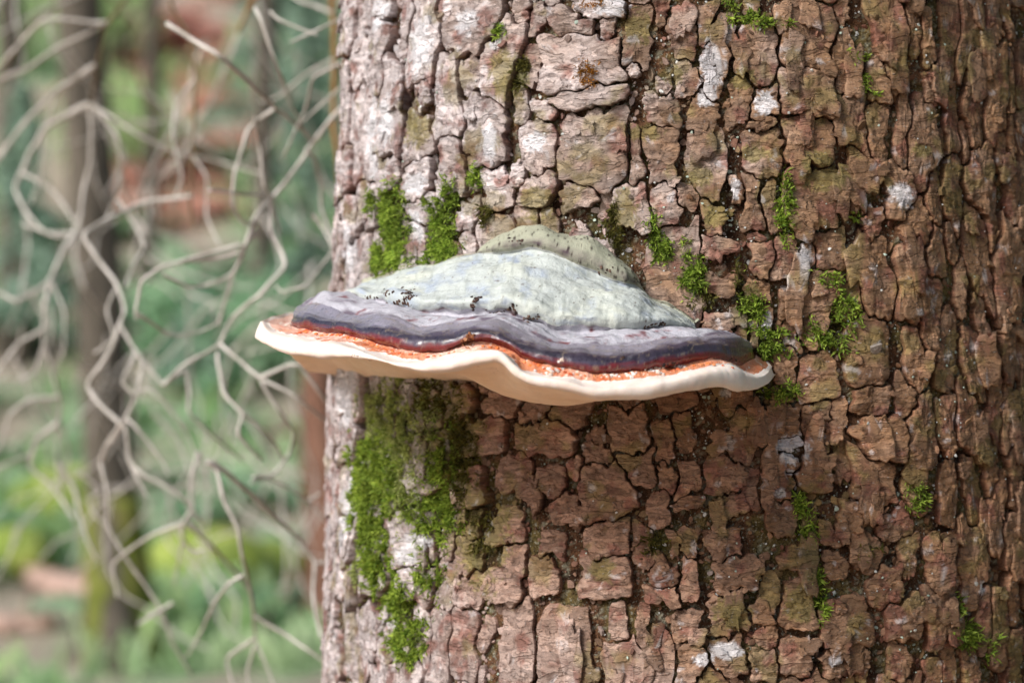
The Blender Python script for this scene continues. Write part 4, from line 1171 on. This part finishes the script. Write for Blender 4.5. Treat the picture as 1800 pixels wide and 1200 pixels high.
b3 = branch_things('dead_branch', 'grey forked dead branch rising from behind the trunk beside the fungus', 1.98, [
 (8,45,'l',[(1850,420),(1790,500),(1700,600),(1590,740),(1480,900),(1400,1000),(1300,1100),(1255,1260),(1190,1400),(1150,1540),(1110,1660)]),
 (8,30,'l',[(1070,970),(1230,990),(1400,1000)]),
 (8,42,'l',[(850,120),(980,200),(1130,290),(1280,430),(1420,560),(1560,680),(1600,730)]),
 (8,34,'l',[(1400,560),(1270,650),(1200,870),(1180,1040),(1250,1150),(1290,1130)]),
 (8,30,'l',[(1300,600),(1330,760),(1350,950),(1390,1020),(1430,1190)]),
 (8,35,'l',[(1560,760),(1600,800),(1640,950),(1640,1070),(1690,1190),(1765,1390)]),
 (8,30,'l',[(1740,320),(1690,350),(1590,400),(1560,560),(1440,810)]),
 (8,25,'l',[(1760,430),(1700,480),(1580,590),(1500,660)]),
 (8,25,'l',[(1760,90),(1690,120),(1480,220)]),
 (8,26,'l',[(1380,60),(1420,100),(1620,180)]),
 (8,30,'l',[(1300,40),(1330,100),(1400,300),(1480,520),(1560,690)]),
 (9,36,'l',[(1310,20),(1250,90),(1190,240),(1050,300),(950,300),(830,240)]),
 (9,35,'l',[(1230,90),(1080,130),(820,200),(720,270),(690,420),(700,470)]),
 (9,33,'l',[(1215,130),(1160,150),(1000,170),(860,190)]),
 (9,38,'l',[(1390,-140),(1380,0),(1470,190),(1330,340),(1180,460),(1120,600),(920,710),(840,800)]),
 (9,33,'l',[(1115,640),(1110,660),(1140,850),(1240,950),(1350,1040),(1420,1120),(1440,1180)]),
 (9,30,'l',[(1120,590),(1330,770),(1500,850),(1650,980),(1700,1000)]),
 (9,30,'l',[(1330,760),(1480,700),(1530,700),(1640,850),(1710,960),(1700,1060)]),
 (9,33,'l',[(1335,775),(1340,800),(1430,940),(1500,1040),(1480,1150),(1390,1265),(1280,1300)]),
 (9,28,'l',[(1240,950),(1210,1050),(1300,1150),(1340,1190)]),
 (9,28,'l',[(690,430),(740,460),(860,550),(1000,540),(1130,480)]),
 (9,28,'l',[(1765,60),(1700,120),(1560,300),(1440,330),(1410,300)]),
 (9,33,'l',[(1600,-60),(1650,0),(1760,220)]),
 (10,33,'l',[(1060,60),(1110,100),(1140,260),(1210,390),(1240,560),(1290,760),(1300,960),(1380,1150),(1420,1260)]),
 (10,38,'l',[(1080,60),(1160,120),(1270,210),(1400,340),(1520,450),(1610,570),(1600,700),(1600,800),(1640,960)]),
 (10,25,'l',[(1612,575),(1700,580),(1850,595)]),
 (10,25,'l',[(1290,140),(1350,140),(1460,190),(1580,270),(1700,410)]),
 (10,22,'l',[(1570,262),(1640,220)]),
 (10,28,'l',[(1240,640),(1170,680),(1090,780),(1040,900),(950,1060)]),
 (10,30,'l',[(1300,850),(1450,940),(1600,1040),(1800,1180)]),
 (10,28,'l',[(1300,960),(1150,1060),(1190,1190),(1200,1290)]),
 (10,26,'l',[(1300,1000),(1260,1120),(1280,1260)]),
], BG)
b4 = branch_things('dead_branch', 'short broken ochre branch stub hanging beside the top of the trunk', 2.5, [
 (8,62,'o',[(1500,-300),(1380,-140),(1290,0),(1215,165)]),
], BG)
b5 = branch_things('dead_branch', 'straight olive brown dead stem standing close along the trunk edge', 2.4, [
 (8,58,'o',[(1690,-320),(1695,0),(1712,300),(1700,600),(1740,1000),(1760,1600)]),
 (8,30,'l',[(1700,70),(1600,30),(1520,0),(1440,-60)]),
 (8,26,'l',[(1705,300),(1560,380),(1420,500),(1330,520)]),
], BG)
# thinner twigs of a branch farther off
it = [(8, 30, 'l', [(1400,-350),(900,-150),(500,-60),(200,60),(-60,200)])]
for k in range(74):
    x = random.uniform(60, 1650); y = random.uniform(-100, 2700)
    pl = [(x, y)]; a = random.uniform(0.9, 2.2)
    for s in range(random.randint(3, 6)):
        a += random.gauss(0, 0.5); L_ = random.uniform(110, 220)
        pl.append((pl[-1][0] + math.cos(a) * L_, pl[-1][1] + abs(math.sin(a)) * L_))
    it.append((8, random.uniform(14, 30), 'd' if y < 500 and x < 900 and k % 2 else 'l', pl))
branch_things('dead_branch', 'thin tangled dead twigs of a branch hanging behind the nearer ones', 3.1, it, BG)

# ------------------------------------------------------------------ the wood behind
M_BARKB = mat_noise('grey_brown_bark', lin(74, 68, 60), lin(108, 99, 88), 22, 0.9, bump=0.8, dist=0.02, stretch=(1, 1, 0.3))
M_BARKM = mat_noise('mossy_bark', lin(92, 98, 40), lin(126, 120, 70), 9, 0.9, bump=0.8, dist=0.02, c3=lin(104, 112, 46))
M_SNAG = mat_noise('red_brown_rotten_wood', lin(112, 78, 62), lin(150, 112, 94), 14, 0.9, bump=0.8, dist=0.02, stretch=(1, 1, 0.3))
M_NEED = mat_noise('spruce_needles', lin(128, 158, 138), lin(178, 200, 180), 5, 0.7, bump=0, trans=0.4)
M_LEAF = mat_noise('bright_leaves', lin(156, 196, 122), lin(206, 226, 172), 4, 0.6, bump=0, trans=0.45)
M_FERN = mat_noise('fern_green', lin(128, 176, 136), lin(184, 212, 176), 3, 0.65, bump=0, trans=0.45)
M_HERB = mat_noise('herb_green', lin(146, 184, 132), lin(196, 214, 172), 2.2, 0.7, bump=0, trans=0.4)
M_DEADF = mat_noise('rusty_dead_fronds', lin(232, 184, 166), lin(246, 212, 198), 5, 0.8, bump=0, trans=0.5)
M_ROCKM = mat_noise('moss_on_stone', lin(132, 148, 62), lin(168, 176, 92), 6, 0.95, bump=0.6, dist=0.02, c3=lin(118, 136, 66))
M_LOG = mat_noise('bleached_log', lin(160, 132, 118), lin(196, 170, 158), 12, 0.9, bump=0.5, dist=0.01, stretch=(1, 1, 1))

def ring_stem(name, base, top, r0, r1, flare, parent, mat, seg=24, sides=14, z_split=None, jag=0.0):
    base = np.array(base); top = np.array(top)
    V, F = [], []
    for i in range(seg + 1):
        s = i / seg
        c = base + (top - base) * s
        h = (top - base)[2] * s
        r = r0 * (1 - s) + r1 * s + flare * math.exp(-h / 0.18)
        for k in range(sides):
            a = k / sides * 6.283
            rr = r * (1 + 0.10 * math.sin(3 * a + i * 0.3) + 0.05 * math.sin(7 * a) + (0.22 * math.cos(4 * a) * math.exp(-h / 0.15)))
            V.append(c + np.array([math.cos(a) * rr, math.sin(a) * rr, (random.uniform(-jag, jag) if i == seg else 0)]))
    for i in range(seg):
        for k in range(sides):
            k2 = (k + 1) % sides
            F.append((i * sides + k, i * sides + k2, (i + 1) * sides + k2, (i + 1) * sides + k))
    V.append(top); n = len(V) - 1
    for k in range(sides): F.append((seg * sides + k, seg * sides + (k + 1) % sides, n))
    o = mesh_obj(name, V, F, mat, loc=tuple(parent.location))
    return under(o, parent)
def needle_cloud(name, parent, centre_axis, z0, z1, r0, r1, nb, mat, size=0.06, droop=0.25, per=26):
    """boughs in whorls round the stem, each carrying many leaf-sized faces"""
    V, F = [], []
    cx, cy = centre_axis
    for b in range(nb):
        s = random.random() ** 0.9
        z = z0 + (z1 - z0) * s
        L_ = (r0 * (1 - s) + r1 * s) * random.uniform(0.65, 1.1)
        a = random.uniform(0, 6.283)
        for k in range(per):
            f = (k + random.random()) / per
            p = np.array([cx + math.cos(a) * L_ * f, cy + math.sin(a) * L_ * f, z - droop * L_ * f * f + random.gauss(0, 0.02)])
            p[:2] += np.array([-math.sin(a), math.cos(a)]) * random.gauss(0, 0.16 * L_ * (1.1 - f))
            q_ = np.random.default_rng(b * 97 + k).normal(0, 1, (2, 3))
            q_[0] /= np.linalg.norm(q_[0]) + 1e-6; q_[1] = np.cross(q_[0], q_[1]); q_[1] /= np.linalg.norm(q_[1]) + 1e-6
            w_ = size * random.uniform(0.6, 1.3)
            n = len(V)
            V += [p - q_[0] * w_, p + q_[1] * w_ * 0.35, p + q_[0] * w_, p - q_[1] * w_ * 0.35]
            F.append((n, n + 1, n + 2, n + 3))
    o = mesh_obj(name, V, F, mat, smooth=False, loc=tuple(parent.location))
    return under(o, parent)
def limbs(parent, cx, cy, z0, z1, L_, n, mat, name='limb', r=0.012):
    for k in range(n):
        z = z0 + (z1 - z0) * (k + random.random()) / n
        a = random.uniform(0, 6.283); l = L_ * random.uniform(0.6, 1.1)
        P = [np.array([cx, cy, z]) + np.array([math.cos(a), math.sin(a), 0]) * l * f + np.array([0, 0, -0.12 * l * f * f]) for f in (0, .35, .7, 1)]
        tube(P, [r, r * .8, r * .55, r * .3], name, mat, parent, sides=6, sub=2)

# crown of the spruce itself, thickened and lowered to block sky light, high above the picture
limbs(tree, AX, AY, 3.7, 11, 1.8, 18, M_BARKB, r=0.03)
cw = needle_cloud('crown', tree, (AX, AY), 3.6, 12.2, 2.3, 0.2, 420, M_NEED, 0.16, 0.3, 30)

def back_tree(label, px, py, top_px, r, flare, h=9.0, mossy=False, crown=True, bark=None, group='trees in the wood behind'):
    p = on_ground(px, py)
    d = p[1]
    root = empty('background_tree', tuple(p))
    tag(root, label, 'tree', group)
    lean = ((top_px - px) * PX * d) / (EYE[2] + 0.24 * d - p[2])
    top = p + np.array([lean * h, 0.02 * h, h])
    ring_stem('trunk', p - np.array([0, 0, 0.1]), top, r, r * 0.25, flare, root, bark or M_BARKB)
    if mossy:
        ring_stem('moss_sleeve', p - np.array([0, 0, 0.08]), p + np.array([lean * 0.62, 0.012, 0.62]), r * 1.05, r * 1.02, flare * 1.12, root, M_BARKM, seg=12)
    if crown:
        limbs(root, top[0] * 0.6 + p[0] * 0.4, top[1], p[2] + h * 0.55, p[2] + h * 0.9, 0.9, 8, M_BARKB)
        needle_cloud('crown', root, (top[0] * 0.7 + p[0] * 0.3, top[1]), p[2] + h * 0.5, p[2] + h, 1.3, 0.15, 60, M_NEED, 0.09, 0.3)
    return root
back_tree('leaning background spruce with a mossy flared foot behind the dead twigs', 218, 1165, 105, 0.105, 0.10, mossy=True)
back_tree('slender grey tree farther up the slope beside the rusty fronds', 455, 640, 470, 0.07, 0.05)
back_tree('slim dark tree on the slope at the far side of the leaning spruce', 18, 620, 8, 0.075, 0.05)
back_tree('thin tree standing uphill behind the rusty dead fronds', 262, 560, 268, 0.05, 0.04)
# trees that the thick trunk hides
for k, (x, y, lab) in enumerate([(0.4, 14.0, 'spruce of the wood behind, hidden by the thick trunk'), (1.5, 19, 'spruce of the wood behind, hidden by the thick trunk'), (2.6, 13.0, 'spruce of the wood behind, hidden by the thick trunk')]):
    z = float(terrain_z(np.array([x]), np.array([y]))[0])
    root = empty('background_tree', (x, y, z)); tag(root, lab, 'tree', 'trees in the wood behind')
    ring_stem('trunk', (x, y, z - .1), (x + .1, y, z + 10), 0.13, 0.03, 0.1, root, M_BARKB)
    needle_cloud('crown', root, (x, y), z + 4.5, z + 10, 1.4, 0.15, 60, M_NEED, 0.09, 0.3)
# broken snag
p = on_ground(580, 1130)
snag = empty('broken_snag', tuple(p))
tag(snag, 'reddish brown broken dead trunk standing behind the spruce edge', 'snag')
ring_stem('trunk', p - np.array([0, 0, .1]), p + np.array([-0.05, 0, 0.98 - p[2] + 0.25]), 0.088, 0.07, 0.06, snag, M_SNAG, jag=0.12)
tube([p + np.array([-0.03, 0, 0.75]), p + np.array([-0.15, -0.05, 0.85]), p + np.array([-0.26, -0.06, 0.83])], [0.018, 0.013, 0.008], 'branch_stub', M_SNAG, snag)

# young spruces on the slope
def young_spruce(px, py, h, label, mat, r=0.6):
    p = on_ground(px, py)
    root = empty('young_spruce', tuple(p)); tag(root, label, 'tree', 'young spruces on the slope')
    ring_stem('trunk', p - np.array([0, 0, .05]), p + np.array([0, 0, h]), 0.035, 0.006, 0.02, root, M_BARKB, seg=8, sides=8)
    needle_cloud('crown', root, (p[0], p[1]), p[2] + 0.15, p[2] + h, r, 0.05, 90, mat, 0.05, 0.25, 30)
young_spruce(540, 560, 2.2, 'young blue green spruce on the slope beside the trunk edge', M_NEED, 0.32)
young_spruce(40, 640, 1.5, 'young spruce on the slope behind the fan of twigs', M_NEED, 0.4)
young_spruce(350, 700, 0.5, 'low young spruce below the rusty dead fronds', M_NEED, 0.3)
young_spruce(640, 500, 2.6, 'taller young spruce on the slope hidden behind the trunk', M_NEED, 0.8)
young_spruce(490, 250, 1.9, 'young spruce high on the slope beside the rusty dead fronds', M_NEED, 0.55)
# dense young spruces added out of view to darken the trunk's right side
for k, (x, y, h) in enumerate([(1.75, 0.35, 3.6), (2.0, 1.7, 4.2), (1.9, 3.0, 4.0), (1.3, 4.2, 3.6)]):
    z = float(terrain_z(np.array([x]), np.array([y]))[0])
    root = empty('young_spruce', (x, y, z)); tag(root, 'dense young spruce added out of view to shade the thick trunk', 'tree', 'dense young spruces added to shade the thick trunk')
    ring_stem('trunk', (x, y, z - .05), (x, y, z + h), 0.05, 0.008, 0.03, root, M_BARKB, seg=8, sides=8)
    needle_cloud('crown', root, (x, y), z + 0.2, z + h, 0.95, 0.08, 230, M_NEED, 0.085, 0.25, 30)
# leafy shrubs with bright leaves
def shrub(px, py, r, label, mat, lift=0.35):
    p = on_ground(px, py)
    root = empty('leafy_shrub', tuple(p)); tag(root, label, 'shrub', 'leafy shrubs on the slope')
    for k in range(7):
        a = random.uniform(0, 6.283)
        e = p + np.array([math.cos(a) * r * .7, math.sin(a) * r * .7, r * random.uniform(.8, 1.4)])
        tube([p - np.array([0, 0, .03]), (p + e) / 2 + np.array([0, 0, .08]), e], [.012, .008, .004], 'stem', M_BARKB, root, sides=5, sub=3)
    V, F = [], []
    for k in range(900):
        v = np.random.default_rng(k + int(px) * 7).normal(0, 1, 3); v /= np.linalg.norm(v)
        c = p + np.array([0, 0, r * 0.95]) + v * r * random.uniform(.35, 1.0) * (1 + .3 * math.sin(5 * v[0] + 3 * v[2])) * np.array([1, 1, .85])
        a = np.random.default_rng(k * 3 + 1).normal(0, 1, (2, 3)); a[0] /= np.linalg.norm(a[0]); a[1] = np.cross(a[0], a[1]); a[1] /= np.linalg.norm(a[1])
        s = 0.035 * random.uniform(.7, 1.4); n = len(V)
        V += [c - a[0] * s, c + a[1] * s * .5, c + a[0] * s, c - a[1] * s * .5]; F.append((n, n + 1, n + 2, n + 3))
    under(mesh_obj('foliage', V, F, mat, smooth=False, loc=tuple(p)), root)
shrub(215, 330, 0.45, 'bright green leafy shrub beside the leaning spruce', M_LEAF)
shrub(30, 130, 0.7, 'pale green leafy shrub high on the slope at the far side', M_LEAF)
shrub(200, 120, 0.5, 'leafy shrub high on the slope above the bright green one', M_LEAF)
shrub(480, 690, 0.38, 'mid green leafy shrub low on the slope by the broken snag', M_FERN)
shrub(330, 640, 0.35, 'leafy green shrub between the leaning spruce and the snag', M_FERN)

# ferns: one clump, copied
def frond_mesh(name, n_fronds, L_, mat, leaf=0.05, droop=0.55, seed=1):
    r_ = random.Random(seed)
    V, F = [], []
    for f in range(n_fronds):
        a = f / n_fronds * 6.283 + r_.uniform(-.3, .3); l = L_ * r_.uniform(.7, 1.1); el = r_.uniform(.5, 1.1)
        prev = None
        for k in range(13):
            s = k / 12
            c = np.array([math.cos(a) * l * s * math.cos(el * (1 - .5 * s)), math.sin(a) * l * s * math.cos(el * (1 - .5 * s)), l * (math.sin(el) * s - droop * s * s)])
            sd = np.array([-math.sin(a), math.cos(a), -.15]); fw = np.array([math.cos(a), math.sin(a), -.2])
            wl = leaf * 2.2 * (1 - s) ** .8 + .012
            n = len(V); V += [c - sd * .006, c + sd * .006]
            if prev is not None: F.append((prev, prev + 1, n + 1, n))
            prev = n
            if k == 0: continue
            for sg in (-1, 1):
                n = len(V)
                V += [c - sd * sg * .004, c + sd * sg * wl * .5 + fw * leaf * .55, c + sd * sg * wl + fw * leaf * .3, c + sd * sg * wl * .5 - fw * leaf * .05]
                F.append((n, n + 1, n + 2, n + 3))
    me = bpy.data.meshes.new(name); me.from_pydata([tuple(v) for v in V], [], F); me.materials.append(mat)
    return me
fern_me = [frond_mesh('fern_clump', 15, 0.45, M_FERN, seed=s) for s in (1, 2, 3)]
dead_me = [frond_mesh('dead_fern_clump', 26, 0.60, M_DEADF, leaf=0.075, droop=0.85, seed=s) for s in (4, 5)]
def put(me, name, p, sc, label, cat, group):
    o = bpy.data.objects.new(name, me); COL.objects.link(o)
    o.location = tuple(p); o.rotation_euler = (0, 0, random.uniform(0, 6.283)); o.scale = (sc, sc, sc)
    return tag(o, label, cat, group)
for k in range(46):
    px = random.uniform(-80, 640); py = random.uniform(230, 1120)
    p = on_ground(px, py)
    put(fern_me[k % 3], 'fern_clump', p - np.array([0, 0, .02]), random.uniform(.7, 1.25), 'green fern clump on the ground of the wood behind the dead branches', 'fern', 'fern clumps in the wood')
dead_spots = [(random.gauss(335, 60), random.gauss(315, 50), random.uniform(.55, .95)) for _ in range(15)] + [(random.gauss(340, 55), random.gauss(105, 50), random.uniform(.55, 1.0)) for _ in range(15)]
for px, py, sc in dead_spots:
    p = on_ground(px, py)
    put(dead_me[k % 2], 'dead_fern_clump', p - np.array([0, 0, .02]), sc, 'pinkish rusty dead fern clump on the slope behind the dead branches', 'fern', 'rusty dead ferns on the slope')
    k += 1
# mossy boulders, bleached logs
def boulder(px, py, r, label):
    p = on_ground(px, py)
    V = []
    nu, nv = 22, 14
    for i in range(nu):
        for j in range(nv):
            a = i / nu * 6.283; e = -math.pi / 2 + math.pi * j / (nv - 1)
            V.append([math.cos(a) * math.cos(e), math.sin(a) * math.cos(e), math.sin(e)])
    V = np.array(V)
    V = V * (1 + 0.28 * fbm(V * 1.4 + px, 3))[:, None] * np.array([1.25, 1.0, .75]) * r
    o = mesh_obj('mossy_boulder', V + p + np.array([0, 0, r * .3]), grid_faces(nu, nv, True), M_ROCKM, loc=tuple(p))
    return tag(o, label, 'boulder', 'mossy boulders on the forest floor')
boulder(120, 905, 0.22, 'yellow green mossy boulder beside the leaning spruce, away from the snag')
boulder(380, 1040, 0.26, 'long yellow green mossy boulder between the leaning spruce and the snag')
boulder(460, 1015, 0.16, 'small mossy boulder touching the long one near the snag')
boulder(330, 1010, 0.15, 'small mossy boulder beside the foot of the leaning spruce')
boulder(20, 1000, 0.18, 'low mossy boulder on the open forest floor at the far side')
def log(px0, py0, px1, py1, r, label):
    a = on_ground(px0, py0); b = on_ground(px1, py1)
    a = a + np.array([0, 0, r * .7]); b = b + np.array([0, 0, r * .7])
    root = empty('fallen_log', tuple(a)); tag(root, label, 'log', 'fallen logs on the forest floor')
    m = (a + b) / 2; m[2] = float(terrain_z(np.array([m[0]]), np.array([m[1]]))[0]) + r * .7
    tube([a, m, b], [r, r * .9, r * .75], 'stem', M_LOG, root, sides=12, sub=8)
    c = a + (b - a) * 0.6
    tube([c, c + np.array([0.05, -0.08, .12])], [r * .35, r * .2], 'branch_stub', M_LOG, root, sides=7, sub=3)
log(430, 1120, 545, 1055, 0.07, 'pinkish bleached fallen log near the foot of the snag')
log(60, 1030, 190, 1060, 0.06, 'pale fallen log beside the leaning spruce')
log(470, 1000, 570, 950, 0.06, 'grey pink fallen log behind the mossy boulders')
log(-40, 1120, 90, 1110, 0.05, 'thin weathered fallen log lying alone on the open forest floor')

# herbs and grass: uncountable
def herbs(name, n, mat, label, seed, xr=(-8, 7), yr=(7.0, 30), size=0.045, hmax=0.22, sel_=None):
    r_ = np.random.default_rng(seed)
    x = r_.uniform(*xr, n); y = yr[0] + (yr[1] - yr[0]) * r_.uniform(0, 1, n) ** 1.5
    m = fbm(np.stack([x * .9, y * .9, np.full(n, 3.0)], 1), 4)
    keep = (m > 0.06) if sel_ is None else sel_(m)
    keep &= np.hypot(x - AX, y - AY) > 0.6
    x, y = x[keep], y[keep]; n = len(x)
    z = terrain_z(x, y)
    base = np.stack([x, y, z - 0.01], 1)
    a = r_.uniform(0, 6.283, n); h = hmax * r_.uniform(.3, 1, n)
    lean = np.stack([np.cos(a), np.sin(a), 0 * a], 1) * (h * r_.uniform(.2, .8, n))[:, None]
    sd = np.stack([-np.sin(a), np.cos(a), 0 * a], 1) * (size * r_.uniform(.5, 1.2, n))[:, None]
    up = np.stack([0 * a, 0 * a, h], 1)
    V = np.stack([base - sd * .15, base + sd * .15, base + lean * .4 + up * .75 + sd * .6, base + lean + up, base + lean * .4 + up * .75 - sd * .6], 1)
    q_ = (np.arange(n) * 5)[:, None]
    F = (q_ + np.array([[0, 1, 2, 3]])).tolist() + (q_ + np.array([[0, 3, 4]])).tolist()
    o = mesh_obj(name, V.reshape(-1, 3), F, mat, smooth=False)
    tag(o, label, None, None, 'stuff')
herbs('forest_herbs', 42000, M_HERB, 'fresh green herbs covering the forest floor', 5)
herbs('forest_grass', 9000, M_LEAF, 'tufts of pale green grass on the forest floor', 6, size=0.02, hmax=0.3, sel_=lambda m: m > 0.12)
